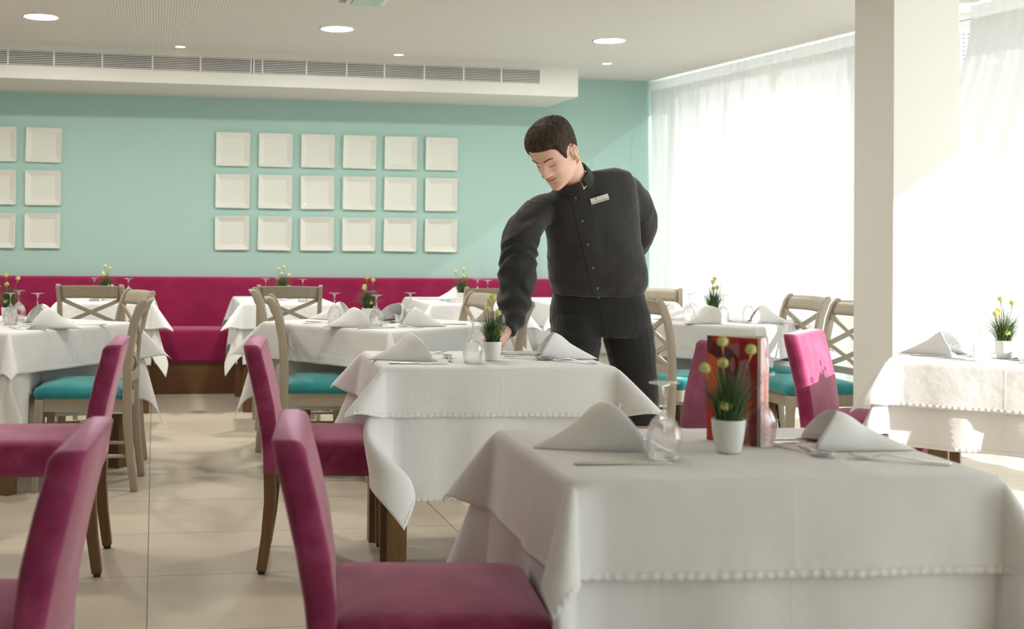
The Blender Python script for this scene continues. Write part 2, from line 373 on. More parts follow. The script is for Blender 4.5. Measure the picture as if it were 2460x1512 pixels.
# outside: terrace and perforated screen
struct(obj('terrace_ground', box_bm(4.2, 30, -20, 30, -0.12, -0.02), M['terrace']))
sc = obj('perforated_screen', box_bm(-0.9, 0.9, -0.01, 0.01, 0.0, 3.6), M['screen'])
sc.location = (6.5, 9.1, 0.0); sc.rotation_euler = (0, 0, R(-35)); tag(sc, 'pale blue perforated metal screen seen outside beside the column', 'screen')
# ------------------------------------------------------------------ ceiling fittings, vent, plates, banquette
proto = None
for i, (x, y, lab) in enumerate([(-0.72, 7.95, 'big round recessed ceiling lamp, leftmost of the three big ones'), (1.16, 7.967, 'big round recessed ceiling lamp above the middle of the plate wall'),
                                 (3.044, 8.02, 'big round recessed ceiling lamp nearest the curtain')]):
    if i == 0:
        proto = thing('ceiling_lamp', lab, 'ceiling lamp', group='big ceiling lamps')
        obj('lamp_rim', lathe([(0.100, 0.0), (0.101, -0.004), (0.116, -0.004), (0.117, 0.0)], 40), M['lamp_rim'], proto, True)
        obj('diffuser', lathe([(0.0, -0.0015), (0.101, -0.0015)], 40), M['lamp'], proto)
        register(proto)
    place(proto, i == 0, (x, y, CEIL), 0, lab)
for i, (x, y, lab) in enumerate([(0.166, 8.984, 'small round warm ceiling spot, leftmost, close to the bulkhead'), (1.773, 8.99, 'small round warm ceiling spot, middle one close to the bulkhead'),
                                 (3.42, 9.06, 'small round warm ceiling spot, right of the bulkhead end')]):
    if i == 0:
        proto = thing('ceiling_spot', lab, 'ceiling lamp', group='small ceiling spots')
        obj('lamp_rim', lathe([(0.036, 0.0), (0.037, -0.004), (0.044, -0.004), (0.045, 0.0)], 28), M['lamp_rim'], proto, True)
        obj('diffuser', lathe([(0.0, -0.0015), (0.037, -0.0015)], 28), M['lamp_warm'], proto)
        register(proto)
    place(proto, i == 0, (x, y, CEIL), 0, lab)
t = thing('emergency_light', 'shallow white ceiling fixture with a greenish lens at the top edge', 'ceiling fixture', (1.17, 6.80, CEIL), R(-2))
obj('housing', box_bm(-0.115, 0.115, -0.22, 0.22, -0.022, 0, 0.006), M['aluminium'], t)
obj('lens', box_bm(-0.085, 0.085, -0.19, 0.19, -0.030, -0.020, 0.006), plain('green_tinted_lens', (0.45, 0.62, 0.55), 0.25), t)
t2 = obj('lens_clip', box_bm(-0.15, -0.118, 0.18, 0.205, -0.018, 0, 0.003), M['lamp_rim'], t)

vent = thing('air_vent', 'long white slotted air vent in the bulkhead', 'air vent', (0, 0, 0))
def vbox(x0, x1, z0, z1, d0, d1, bm=None):
    bm = bm or bmesh.new()
    vs = [bm.verts.new((x, by(x) - d, z)) for x in (x0, x1) for d in (d0, d1) for z in (z0, z1)]
    for f in ((0, 1, 3, 2), (4, 6, 7, 5), (0, 4, 5, 1), (2, 3, 7, 6), (0, 2, 6, 4), (1, 5, 7, 3)): bm.faces.new([vs[i] for i in f])
    return bm
VZ0, VZ1, VS = 2.404, 2.514, 0.0005
obj('backing', vbox(-3.0, 2.94, VZ0, VZ1, 0.0008, 0.002), M['dark'], vent)
for (xa, xb, bars) in ((-3.0, 0.695, [-2.6, -2.2, -1.83, -1.44, -1.05, -0.73, -0.39, -0.03, 0.318]), (0.705, 2.94, [0.775, 1.105, 1.41, 1.70, 2.01, 2.32, 2.62])):
    bm = vbox(xa, xb, VZ1 - 0.003, VZ1, 0.002, 0.010); vbox(xa, xb, VZ0, VZ0 + 0.003, 0.002, 0.010, bm)
    for k in range(8):
        z = VZ0 + 0.010 + k * (VZ1 - VZ0 - 0.02) / 7.0
        vbox(xa, xb, z - 0.0026, z + 0.0026, 0.002, 0.009, bm)
    for b in bars + [xa + 0.004, xb - 0.004]: vbox(b - 0.005, b + 0.005, VZ0, VZ1, 0.002, 0.0105, bm)
    obj('louver_panel', bm, M['white_paint'], vent)

# square plates on the wall
def plate_mesh():
    S = 0.136; rings = []
    for hx, y in ((S - 0.012, 0.0), (S, -0.020), (S + 0.001, -0.026), (S - 0.002, -0.028), (S - 0.006, -0.0265), (S * 0.70, -0.010), (S * 0.68, -0.0085), (0.02, -0.0085)):
        r = min(0.012, hx * 0.3); rings.append([(a, y, b) for a, b in rrect(hx, hx, r, 4)])
    return rings_mesh(rings)
rows = ['top', 'middle', 'bottom']; cols6 = ['first', 'second', 'third', 'fourth', 'fifth', 'sixth']
pm = None; rnd = random.Random(3)
def plate(x, z, lab, grp):
    global pm
    if pm is None: pm = obj('square_plate', plate_mesh(), M['plate']); o = pm; o['category'] = 'plate'
    else: o = pm.copy(); COL.objects.link(o)
    o.location = (x, 9.998, z); o.rotation_euler = (rnd.uniform(-0.006, 0.006), rnd.uniform(-0.014, 0.014), rnd.uniform(-0.01, 0.01))
    o['label'] = lab; o['group'] = grp
PX0, PSX, PZ0, PSZ, PX1 = 0.6156, 0.34464, 1.8969, 0.3379, -1.2124
for r in range(3):
    for c in range(6):
        plate(PX0 + c * PSX, PZ0 - r * PSZ, 'white square plate, %s row, %s from left in the six-column group' % (rows[r], cols6[c]), 'plates in the six-column group')
for r in range(3):
    for c in range(2):
        plate(PX1 + c * PSX, PZ0 - r * PSZ, 'white square plate, %s row of the left-edge group, %s' % (rows[r], ['cut by the picture edge', 'whole one']['01'.index(str(c))]), 'plates in the left-edge group')

# banquette
bq = thing('banquette', 'long magenta banquette along the teal wall on a brown plinth', 'banquette', (0, 0, 0))
obj('plinth', box_bm(-5.6, 3.36, 9.43, 9.99, 0.0, 0.236), M['plinth'], bq)
def pad(x0, x1, y0, y1, z0, z1, r): return box_bm(x0, x1, y0, y1, z0, z1, r, 4)
for x0, x1 in ((-5.6, -2.3), (-2.297, 3.36)): obj('seat', pad(x0, x1, 9.40, 9.86, 0.237, 0.485, 0.03), M['sofa'], bq, True)
for x0, x1 in ((-5.6, -2.0), (-1.997, 0.975), (0.978, 3.36)): obj('backrest', pad(x0, x1, 9.80, 9.985, 0.40, 0.872, 0.035), M['sofa'], bq, True)

# ------------------------------------------------------------------ magenta chair (faces local +X)
def lerp(a, b, t): return a + (b - a) * t
def smooth(t): t = max(0, min(1, t)); return t * t * (3 - 2 * t)
mc = thing('upholstered_chair', '', 'chair')
rings = []
prof = [(0.355, -0.212, -0.160), (0.42, -0.214, -0.158), (0.50, -0.222, -0.160), (0.60, -0.238, -0.172), (0.70, -0.260, -0.194), (0.765, -0.276, -0.212), (0.790, -0.281, -0.218), (0.803, -0.283, -0.226), (0.808, -0.278, -0.236)]
for i, (z, xb, xf) in enumerate(prof):
    hw = 0.226 - (0.008 if i == len(prof) - 2 else 0.018 if i == len(prof) - 1 else 0)
    th = (xf - xb) / 2; cx = (xf + xb) / 2; ring = []
    for a, b in rrect(th, hw, min(0.02, th * 0.8), 4):
        bow = 0.026 * (1 - (b / 0.226) ** 2) * smooth((z - 0.40) / 0.3)
        ring.append((cx + a - bow, b, z + (0.006 * (b / .226) ** 2 if i > 5 else 0)))
    rings.append(ring)
obj('backrest', rings_mesh(rings), M['magenta'], mc, True)
rings = []
for z, hx, hy, r in ((0.353, 0.210, 0.222, 0.02), (0.40, 0.214, 0.226, 0.022), (0.44, 0.216, 0.228, 0.025), (0.458, 0.213, 0.225, 0.028), (0.470, 0.203, 0.215, 0.035), (0.479, 0.17, 0.18, 0.05), (0.484, 0.10, 0.10, 0.05), (0.485, 0.02, 0.02, 0.01)):
    rings.append([(0.046 + a, b, z) for a, b in rrect(hx, hy, r, 5)])
obj('seat', rings_mesh(rings), M['magenta'], mc, True)
for s in (-1, 1):
    y = s * 0.198
    lg = obj('leg', bar([(-0.188, y, 0.36), (-0.186, y, 0.26), (-0.196, y, 0.14), (-0.214, y, 0.012)], 0.036, [0.044, 0.043, 0.040, 0.036]), M['brown'], mc)
    obj('foot_glide', box_bm(-0.226, -0.202, y - 0.012, y + 0.012, 0, 0.013), M['black'], lg); bevel_mod(lg)
    lg = obj('leg', bar([(0.222, y, 0.36), (0.222, y, 0.012)], [0.042, 0.032], [0.042, 0.032]), M['brown'], mc)
    obj('foot_glide', box_bm(0.210, 0.234, y - 0.012, y + 0.012, 0, 0.013), M['black'], lg); bevel_mod(lg)
register(mc)
MC = [  # x, y, facing degrees, label
    (0.540, 2.52, -8, 'magenta velvet chair at the left side of the nearest table, seat in full view'),
    (0.631, 4.57, -8, 'magenta velvet chair at the left side of the waiter\'s table'),
    (-0.385, 2.50, 175, 'magenta velvet chair at the lower left corner, back turned to the aisle, nearest one'),
    (-0.385, 4.65, 177, 'magenta velvet chair at the left, behind the nearer one on its side of the aisle'),
    (1.890, 4.38, 180, 'dark magenta chair behind the red menu card at the right side of the waiter\'s table'),
    (2.965, 4.79, -44, 'sunlit magenta chair in front of the column, its back catching sun and shadows')]
for i, (x, y, a, lab) in enumerate(MC): place(mc, i == 0, (x, y, 0), R(a), lab, 'magenta velvet chairs')

# ------------------------------------------------------------------ cross-back chair (faces local +X)
xc = thing('cross_back_chair', '', 'chair')
SP = [(-0.237, 0.0), (-0.215, 0.16), (-0.200, 0.32), (-0.196, 0.44), (-0.197, 0.58), (-0.208, 0.70), (-0.226, 0.79), (-0.250, 0.855), (-0.270, 0.885), (-0.284, 0.889)]
def sx(z):
    for (a, za), (b, zb) in zip(SP, SP[1:]):
        if z <= zb: return lerp(a, b, (z - za) / (zb - za))
    return SP[-1][0]
for s in (-1, 1):
    o = obj('back_post', bar([(x, s * 0.190, z) for x, z in SP], 0.026, [0.034, 0.038, 0.042, 0.044, 0.042, 0.040, 0.040, 0.042, 0.036, 0.024]), M['taupe'], xc, True); bevel_mod(o, 0.005)
    o = obj('leg', bar([(0.205, s * 0.188, 0.43), (0.222, s * 0.193, 0.0)], [0.038, 0.028], [0.040, 0.030]), M['taupe'], xc); bevel_mod(o)
    o = obj('stretcher', tube([(-0.215, s * 0.188, 0.165), (0.0, s * 0.190, 0.165), (0.214, s * 0.189, 0.165)], [0.008, 0.011, 0.008], 10), M['taupe'], xc, True)
obj('stretcher', tube([(0.0, -0.186, 0.165), (0.0, 0.186, 0.165)], 0.009, 10), M['taupe'], xc, True)
# top rail: curved plank following the posts, bowed backwards
rings = []
for k in range(13):
    y = lerp(-0.178, 0.178, k / 12); bw = 0.022 * (1 - (y / 0.178) ** 2); ring = []
    for z, d in ((0.812, -0.010), (0.835, -0.010), (0.86, -0.012), (0.88, -0.013), (0.889, -0.006), (0.890, 0.004), (0.880, 0.011), (0.86, 0.010), (0.835, 0.010), (0.812, 0.010)):
        ring.append((sx(min(z, 0.887)) - bw + d * -1.0, y, z + 0.004 * (1 - (y / .178) ** 2)))
    rings.append(ring)
obj('top_rail', rings_mesh(rings), M['taupe'], xc, True)
def brace(za, zb):
    for s, off in ((1, 0.0), (-1, 0.006)):
        p = []
        for k in range(9):
            u = k / 8; z = lerp(za, zb, u); y = s * lerp(-0.178, 0.178, u); p.append((sx(z) + off - 0.016 * (1 - (y / .178) ** 2), y, z))
        o = obj('cross_brace', bar(p, 0.011, 0.024, Vector((1, 0, 0))), M['taupe'], xc)
brace(0.655, 0.806); brace(0.545, 0.665)
rings = []
for k in range(9):
    y = lerp(-0.178, 0.178, k / 8); bw = 0.03 * (1 - (y / 0.178) ** 2)
    rings.append([(sx(0.53) - bw + a, y, 0.53 + b) for a, b in ((-0.009, -0.018), (0.009, -0.018), (0.009, 0.018), (-0.009, 0.018))])
obj('lower_rail', rings_mesh(rings), M['taupe'], xc)
bm = box_bm(-0.20, -0.178, -0.178, 0.178, 0.372, 0.432); box_bm(0.192, 0.214, -0.170, 0.170, 0.372, 0.432, bm=bm)
for s in (-1, 1): box_bm(-0.178, 0.192, s * 0.188 - 0.011, s * 0.188 + 0.011, 0.372, 0.432, bm=bm)
obj('seat_frame', bm, M['taupe'], xc)
rings = []
for z, hx, hy, r in ((0.432, 0.200, 0.202, 0.03), (0.444, 0.208, 0.210, 0.035), (0.458, 0.210, 0.212, 0.04), (0.474, 0.205, 0.207, 0.045), (0.490, 0.182, 0.184, 0.06), (0.502, 0.135, 0.135, 0.06), (0.508, 0.07, 0.07, 0.05), (0.509, 0.01, 0.01, 0.005)):
    rings.append([(0.026 + a, b, z) for a, b in rrect(hx, hy, r, 5)])
obj('seat', rings_mesh(rings), M['teal'], xc, True, label='teal velvet seat pad')
register(xc)
XC = [
    (-0.297, 6.085, 175.5, 'taupe cross-back chair with teal seat, behind the left magenta chairs'),
    (-0.325, 6.81, 200, 'taupe cross-back chair at the far right side of the left-edge table'),
    (-0.330, 7.83, 80, 'taupe cross-back chair facing the banquette, leftmost of the three seen from behind'),
    (0.843, 7.87, 87, 'taupe cross-back chair facing the banquette, middle of the three seen from behind'),
    (2.12, 7.69, 86, 'taupe cross-back chair facing the banquette, next to the waiter\'s sleeve'),
    (0.850, 6.19, -6, 'taupe cross-back chair with teal seat behind the magenta chair of the waiter\'s table'),
    (0.835, 7.03, -5, 'taupe cross-back chair at the far left of the table left of the waiter'),
    (1.545, 6.68, 184, 'taupe cross-back chair at the far right of the table left of the waiter'),
    (1.527, 5.93, 180, 'taupe cross-back chair beside the waiter\'s lowered sleeve'),
    (2.83, 6.20, 0, 'taupe cross-back chair right behind the waiter\'s hip, half in sunlight'),
    (3.03, 7.25, -112, 'taupe cross-back chair on the far side of the table by the curtain'),
    (3.40, 6.50, 182, 'taupe cross-back chair left of the column, whole back in view'),
    (3.36, 5.95, 180, 'taupe cross-back chair partly hidden by the column')]
for i, (x, y, a, lab) in enumerate(XC): place(xc, i == 0, (x, y, 0), R(a), lab, 'taupe cross-back chairs')

# ------------------------------------------------------------------ tables and cloths
TZ = 0.738
def table(name_lab, cx, cyy, rot, a, b, ix=0.045, iy=0.045):
    t = thing('dining_table', name_lab, 'table', (cx, cyy, 0), rot, 'brown tables under white cloths')
    obj('tabletop', box_bm(-a + 0.004, a - 0.004, -b + 0.004, b - 0.004, TZ - 0.032, TZ, 0.003), M['brown'], t)
    bm = None
    for sx_, sy in ((1, 1), (1, -1), (-1, 1), (-1, -1)):
        x, y = sx_ * (a - ix), sy * (b - iy)
        obj('leg', box_bm(x - 0.035, x + 0.035, y - 0.035, y + 0.035, 0, TZ - 0.033, 0.002), M['brown'], t)
    return t
def cloth(label, cx, cyy, rot, a, b, d, ztop, flare, corner, obst, off, group, seed, waves=0.010, clen=1.0):
    """a square cloth laid on a table 2a x 2b, hanging d; flare = outward slope of the (right, left, far, near) sides;
    corner = {(sx, sy): (flap, swing degrees, opening)}"""
    rr_ = 0.012 + off; rn = random.Random(seed)
    ph = [rn.uniform(0, 6.28) for _ in range(12)]
    def axis(h):
        inner = [lerp(-h, h, k / 14) for k in range(1, 14)]
        drop = [0.0, 0.006, 0.012, 0.018, 0.024] + [lerp(0.024, d - 0.016, k / 13) for k in range(1, 14)] + [d - 0.0155, d - 0.008, d]
        return [-h - q for q in reversed(drop)] + inner + [h + q for q in drop]
    us, vs = axis(a), axis(b); V = []; A = []
    ca, sa = math.cos(rot), math.sin(rot)
    def arc(L, f):
        q = rr_ * math.pi / 2
        if L < q: an = L / rr_; return rr_ * math.sin(an), -rr_ * (1 - math.cos(an))
        return rr_ + (L - q) * math.sin(f), -rr_ - (L - q) * math.cos(f)
    for v in vs:
        for u in us:
            p, q = max(abs(u) - a, 0), max(abs(v) - b, 0); su, sv = (1 if u > 0 else -1), (1 if v > 0 else -1)
            bx, byy = max(-a, min(a, u)), max(-b, min(b, v)); x, y, z = bx, byy, ztop
            fu = flare[0 if su > 0 else 1]; fv = flare[2 if sv > 0 else 3]
            if p == 0 and q == 0: z += 0.0008 * noise.noise(Vector((u * 9, v * 9, seed)))
            elif q == 0:
                o_, dz = arc(p, fu + 0.03 * math.sin(3.1 * v / b + ph[0])); w = min(1, p / d)
                o_ += waves * w * (math.sin(7.3 * v / b + ph[1] + su) + 0.6 * math.sin(13.1 * v / b + ph[2]) ) * (1 - abs(v / b) ** 4 * 0.6)
                x = bx + su * o_; z += dz
            elif p == 0:
                o_, dz = arc(q, fv + 0.03 * math.sin(3.3 * u / a + ph[3])); w = min(1, q / d)
                o_ += waves * w * (math.sin(7.7 * u / a + ph[4] + sv) + 0.6 * math.sin(12.3 * u / a + ph[5])) * (1 - abs(u / a) ** 4 * 0.6)
                y = byy + sv * o_; z += dz
            else:
                r = math.hypot(p, q) * clen; phi = math.atan2(q, p) / (math.pi / 2)
                K, swing, op = corner.get((su, sv), (0.62, 0, 0.10))
                if clen < 1: kk = smooth((r - 0.20) / 0.22); swing *= kk; op = lerp(0.02, op, kk)
                dg = Vector((su, sv, 0)).normalized(); dg.rotate(Matrix.Rotation(R(swing), 3, 'Z')); tg = Vector((-dg.y, dg.x, 0)) * (su * sv)
                pl = Vector((su * math.sin(fu) * (1 - phi), sv * math.sin(fv) * phi, 0)) + dg * (K * math.sin(math.pi * phi) ** 0.9) + tg * (op * math.sin(2 * math.pi * phi) * -1.0)
                if pl.length > 0.93: pl *= 0.93 / pl.length
                dn = math.sqrt(1 - pl.length_squared)
                e = rr_ * (1 - math.exp(-r / rr_)); ot = Vector((su * math.cos(phi * math.pi / 2), sv * math.sin(phi * math.pi / 2), 0))
                pos = ot * e + pl * max(0, r - e * 0.55); x = bx + pos.x; y = byy + pos.y; z += -dn * max(0, r - e * 0.55)
            X, Y = cx + ca * x - sa * y, cyy + sa * x + ca * y
            if z < ztop - 0.03:
                for (ox, oy, oa, fx, hw) in obst:      # keep clear of the chair seats pushed under the table
                    c, s = math.cos(oa), math.sin(oa); lx, ly = c * (X - ox) + s * (Y - oy), -s * (X - ox) + c * (Y - oy)
                    if lx < fx and lx > -0.34 and abs(ly) < hw + 0.10:
                        k = smooth((0.70 - z) / 0.16) * smooth((hw + 0.10 - abs(ly)) / 0.10)
                        lx = lerp(lx, fx, k); X, Y = ox + c * lx - s * ly, oy + s * lx + c * ly
            V.append((X, Y, z)); A.append((u, v, min(d - p if p or q == 0 else 9, d - q if q or p == 0 else 9) if (p or q) else 9.0))
    for i_, (u_, v_, _) in enumerate(A):
        pass
    n = len(us); F = [(j * n + i, j * n + i + 1, (j + 1) * n + i + 1, (j + 1) * n + i) for j in range(len(vs) - 1) for i in range(n - 1)]
    hx, hy = a + d, b + d
    me = bpy.data.meshes.new('tablecloth'); me.from_pydata(V, [], F); me.update()
    at = me.attributes.new('cloth_uv', 'FLOAT_VECTOR', 'POINT')
    for i_, (u_, v_, _) in enumerate(A): at.data[i_].vector = (u_, v_, min(hx - abs(u_), hy - abs(v_)))
    me.materials.append(M['cloth'])
    for pl_ in me.polygons: pl_.use_smooth = True
    o = bpy.data.objects.new('tablecloth', me); COL.objects.link(o)
    md = o.modifiers.new('thickness', 'SOLIDIFY'); md.thickness = 0.0012; md.offset = 1
    return tag(o, label, 'tablecloth', group)
def ob(x, y, a, kind='m'): return (x, y, R(a), 0.275 if kind == 'm' else 0.255, 0.235 if kind == 'm' else 0.22)
UND, OVR = 'long white under-cloths', 'short white top cloths'
TB = {
 'T1': dict(c=(1.230, 2.525), r=-3, h=(0.424, 0.302), du=0.47, do=0.195, who='the nearest table'),
 'T2': dict(c=(1.235, 4.55), r=-3, h=(0.410, 0.298), du=0.47, do=0.185, who='the waiter\'s table'),
 'T3': dict(c=(1.207, 6.497), r=38, h=(0.44, 0.44), du=0.46, do=0.20, who='the table left of the waiter'),
 'TL': dict(c=(-0.725, 6.44), r=52, h=(0.44, 0.44), du=0.46, do=0.20, who='the table at the left edge'),
 'T5': dict(c=(3.15, 6.72), r=45, h=(0.43, 0.43), du=0.46, do=0.20, who='the table by the curtain'),
 'T6': dict(c=(3.36, 4.43), r=-40, h=(0.40, 0.30), du=0.34, do=0.19, who='the sunlit table by the column'),
 'B1': dict(c=(-0.32, 8.86), r=0, h=(0.31, 0.45), du=0.42, do=0.19, who='the leftmost banquette table'),
 'B2': dict(c=(0.91, 8.86), r=0, h=(0.31, 0.45), du=0.42, do=0.19, who='the middle banquette table'),
 'B3': dict(c=(2.22, 8.84), r=0, h=(0.31, 0.45), du=0.42, do=0.19, who='the banquette table behind the sleeve'),
 'B4': dict(c=(3.12, 8.84), r=0, h=(0.31, 0.45), du=0.42, do=0.19, who='the banquette table behind the waiter\'s hip')}
OBS = {'T1': [ob(*MC[0][:3])], 'T2': [ob(*MC[1][:3]), ob(*MC[4][:3])], 'T3': [ob(*XC[5][:3], 'x'), ob(*XC[6][:3], 'x'), ob(*XC[7][:3], 'x'), ob(*XC[8][:3], 'x')],
       'TL': [ob(*XC[0][:3], 'x'), ob(*XC[1][:3], 'x')], 'T5': [ob(*XC[9][:3], 'x'), ob(*XC[10][:3], 'x'), ob(*XC[11][:3], 'x'), ob(*XC[12][:3], 'x')], 'T6': [ob(*MC[5][:3])],
       'B1': [ob(*XC[2][:3], 'x')], 'B2': [ob(*XC[3][:3], 'x')], 'B3': [ob(*XC[4][:3], 'x')], 'B4': []}
CORN = {  # flap size, swing, opening of the top cloth / under cloth per corner (local axes)
 'T1': ({(-1, -1): (0.50, 22, 0.10), (-1, 1): (0.56, -10, 0.16), (1, -1): (0.45, 10, 0.12)}, {(-1, -1): (0.30, 50, 0.10), (-1, 1): (0.34, 0, 0.10)}),
 'T2': ({(1, 1): (0.22, 0, 0.04), (-1, -1): (0.68, -4, 0.10), (-1, 1): (0.66, -10, 0.12), (1, -1): (0.66, 6, 0.10)}, {(1, 1): (0.08, 0, 0.03), (-1, -1): (0.42, 62, 0.14), (-1, 1): (0.36, 0, 0.1), (1, -1): (0.36, 10, 0.1)}),
 'T6': ({(-1, -1): (0.50, -10, 0.12)}, {(-1, -1): (0.34, -20, 0.12)})}
FL = {'T1': (-0.02, 0.06, 0.05, 0.03), 'T2': (0.08, 0.10, 0.05, 0.03)}
for i, (k, q) in enumerate(TB.items()):
    (cx, cyy), r, (a, b) = q['c'], R(q['r']), q['h']; who = q['who']
    table('brown square-legged table under white cloths, ' + who.replace('the ', '', 1), cx, cyy, r, a, b, *{'T3': (0.14, 0.14), 'T5': (0.15, 0.15), 'T6': (0.17, 0.04), 'T2': (0.045, 0.036)}.get(k, (0.045, 0.045)))
    ov, un = CORN.get(k, ({}, {})); fl = FL.get(k, (0.05, 0.05, 0.0 if k[0] == 'B' else 0.05, 0.05))
    dflt = {(x, y): (0.24, (i * 7 + x * 5 + y * 3) % 20 - 10, 0.12) for x in (-1, 1) for y in (-1, 1)}
    if k[0] == 'B':
        for x in (-1, 1): dflt[(x, 1)] = (0.10, 0, 0.03)
    dflt.update(un)
    do = {(x, y): (0.62, (i * 5 + x * 7 - y * 4) % 16 - 8, 0.10) for x in (-1, 1) for y in (-1, 1)}
    if k[0] == 'B':
        for x in (-1, 1): do[(x, 1)] = (0.32, 0, 0.06)
    do.update(ov)
    cloth('long white under-cloth hanging below the top cloth of ' + who, cx, cyy, r, a, b, q['du'], TZ + 0.0025, fl, dflt, OBS[k], 0.0, UND, 10 + i, 0.012, 0.86)
    cloth('short white top cloth on ' + who, cx, cyy, r, a, b, q['do'], TZ + 0.0065, tuple(f + 0.06 for f in fl), do, [], 0.006, OVR, 40 + i, 0.004)
TOP = TZ + 0.0083

# ------------------------------------------------------------------ tableware prototypes
g = [(0.0303, 0.0), (0.0330, 0.012), (0.0362, 0.032), (0.0365, 0.046), (0.0335, 0.062), (0.0265, 0.078), (0.0165, 0.089), (0.0075, 0.096), (0.0046, 0.104), (0.0040, 0.118), (0.0042, 0.134), (0.0058, 0.146), (0.0110, 0.1525), (0.0240, 0.1560), (0.0325, 0.1572), (0.0330, 0.1580), (0.0325, 0.1588), (0.015, 0.1592), (0.0, 0.1592)]
gi = [(0.0, 0.0845), (0.010, 0.0835), (0.018, 0.081), (0.0255, 0.0745), (0.0322, 0.060), (0.0352, 0.046), (0.0350, 0.032), (0.0318, 0.012), (0.0292, 0.0)]
glass_me = obj('wine_glass', lathe(gi + g, 32), M['glass'], None, True)
# close the lathe profile at the rim (gi ends where g starts)
def bend(path_w, thick, n=1):
    return path_w
def knife_mesh():
    # lying flat, handle at -X, blade to +X
    secs = [(-0.105, 0.0040, 0.0030), (-0.100, 0.0082, 0.0042), (-0.05, 0.0075, 0.0042), (-0.005, 0.0062, 0.0036), (0.004, 0.0068, 0.0028), (0.012, 0.0092, 0.0016), (0.06, 0.0100, 0.0012), (0.095, 0.0080, 0.0010), (0.108, 0.0030, 0.0008)]
    return rings_mesh([[(x, w * c, t / 2 * 1.0 + t / 2 * s + 0.0004) for c, s in ((-1, -.4), (-.6, 1), (.6, 1), (1, -.4), (.6, -1), (-.6, -1))] for x, w, t in secs])
def spoon_mesh(L=0.19):
    secs = [(-0.095, 0.0045, 0.004), (-0.09, 0.0070, 0.004), (-0.05, 0.0055, 0.0045), (0.0, 0.0034, 0.010), (0.025, 0.0034, 0.0105), (0.035, 0.0075, 0.0075), (0.050, 0.0165, 0.004), (0.068, 0.0200, 0.0025), (0.083, 0.0165, 0.004), (0.092, 0.0085, 0.007), (0.095, 0.0020, 0.0085)]
    rings = []
    for x, w, z in secs:
        bowl = 0.0055 * min(1, max(0, (x - 0.035) / 0.02)) * min(1, (0.1 - x) / 0.02) if x > 0.035 else 0
        rings.append([(x, w * c, z + 0.0016 + bowl * (abs(c) ** 2) + 0.0012 * s) for c, s in ((-1, 0), (-.6, 1), (0, 1), (.6, 1), (1, 0), (.6, -1), (0, -1), (-.6, -1))])
    return rings_mesh(rings)
def fork_mesh():
    secs = [(-0.098, 0.0045, 0.004), (-0.093, 0.0072, 0.004), (-0.05, 0.0055, 0.0045), (0.0, 0.0034, 0.011), (0.03, 0.0034, 0.013), (0.042, 0.0110, 0.009), (0.052, 0.0120, 0.006)]
    sec8 = ((-1, -.5), (-.7, 1), (.7, 1), (1, -.5), (.7, -1), (-.7, -1))
    parts = [rings_mesh([[(x, w * c, z + 0.0012 * s) for c, s in sec8] for x, w, z in secs])]
    for y in (-0.0100, -0.0034, 0.0034, 0.0100):
        parts.append(rings_mesh([[(x, y + w * c, z + 0.0011 * s) for c, s in sec8] for x, z, w in ((0.050, 0.006, 0.0020), (0.064, 0.0040, 0.0019), (0.080, 0.0050, 0.0017), (0.093, 0.0085, 0.0013), (0.097, 0.0100, 0.0006))]))
    return merge(*parts)
def napkin_mesh(seed):
    """a stiff triangular tent fold: open mouth towards +X, pointed tip towards -X"""
    rn = random.Random(seed); L, H, Wd = 0.228, 0.100, 0.084; V = []; nu, nv = 20, 24
    o1, o2 = rn.uniform(-0.012, 0.012), rn.uniform(0, 6)
    for i in range(nu + 1):
        t_ = i / nu                                    # 0 mouth .. 1 tip
        for j in range(nv + 1):
            s = j / nv * 2 - 1                         # -1 .. 1 across
            q_ = 1 - t_; w = Wd * q_ ** 0.85 + 0.004
            an = s * math.pi / 2; e = math.cos(an) ** 0.72
            h = H * q_ ** 0.95 * e * (1 + 0.10 * math.sin(math.pi * min(1, t_ * 2.2))) + 0.0015
            y = w * math.copysign(abs(math.sin(an)) ** 1.25, s) + o1 * e * q_
            x = 0.10 - L * t_ - 0.062 * e ** 1.6 * q_ ** 2            # the mouth edge leans back towards the tip
            y += 0.005 * math.sin(9 * t_ + 2 * s + o2) * e * q_; h += 0.003 * math.sin(7 * s + 5 * t_ + o2) * e * q_
            V.append((x, y, max(h, 0.0012)))
    n = nv + 1; F = [(i * n + j, i * n + j + 1, (i + 1) * n + j + 1, (i + 1) * n + j) for i in range(nu) for j in range(nv)]
    # inner fold: a lower second layer inside the mouth and a folded base sheet
    o = len(V)
    for i in range(9):
        t_ = i / 8
        for j in range(nv + 1):
            s = j / nv * 2 - 1; e = 1 - abs(s) ** 1.4; V.append((0.118 - 0.10 * t_ - 0.055 * e, (Wd * 0.93 * (1 - 0.4 * t_)) * s + 0.006, 0.0035 + 0.040 * e * (1 - 0.5 * t_) * (0.75 + 0.25 * math.cos(5 * s + o2))))
    F += [(o + i * n + j, o + i * n + j + 1, o + (i + 1) * n + j + 1, o + (i + 1) * n + j) for i in range(8) for j in range(nv)]
    o = len(V)
    V += [(0.115, -Wd - 0.004, 0.0016), (0.122, 0.0, 0.0016), (0.112, Wd + 0.005, 0.0016), (-0.10, 0.012, 0.0016), (-0.128, -0.004, 0.0016), (-0.10, -0.012, 0.0016)]
    F.append((o, o + 1, o + 2, o + 3, o + 4, o + 5))
    return V, F
nap_me = []
for s in range(3):
    V, F = napkin_mesh(s); me = bpy.data.meshes.new('napkin'); me.from_pydata(V, [], F); me.update()
    at = me.attributes.new('cloth_uv', 'FLOAT_VECTOR', 'POINT')
    for i_ in range(len(V)): at.data[i_].vector = (9, 9, 9)
    me.materials.append(M['napkin'])
    for p_ in me.polygons: p_.use_smooth = True
    nap_me.append(me)
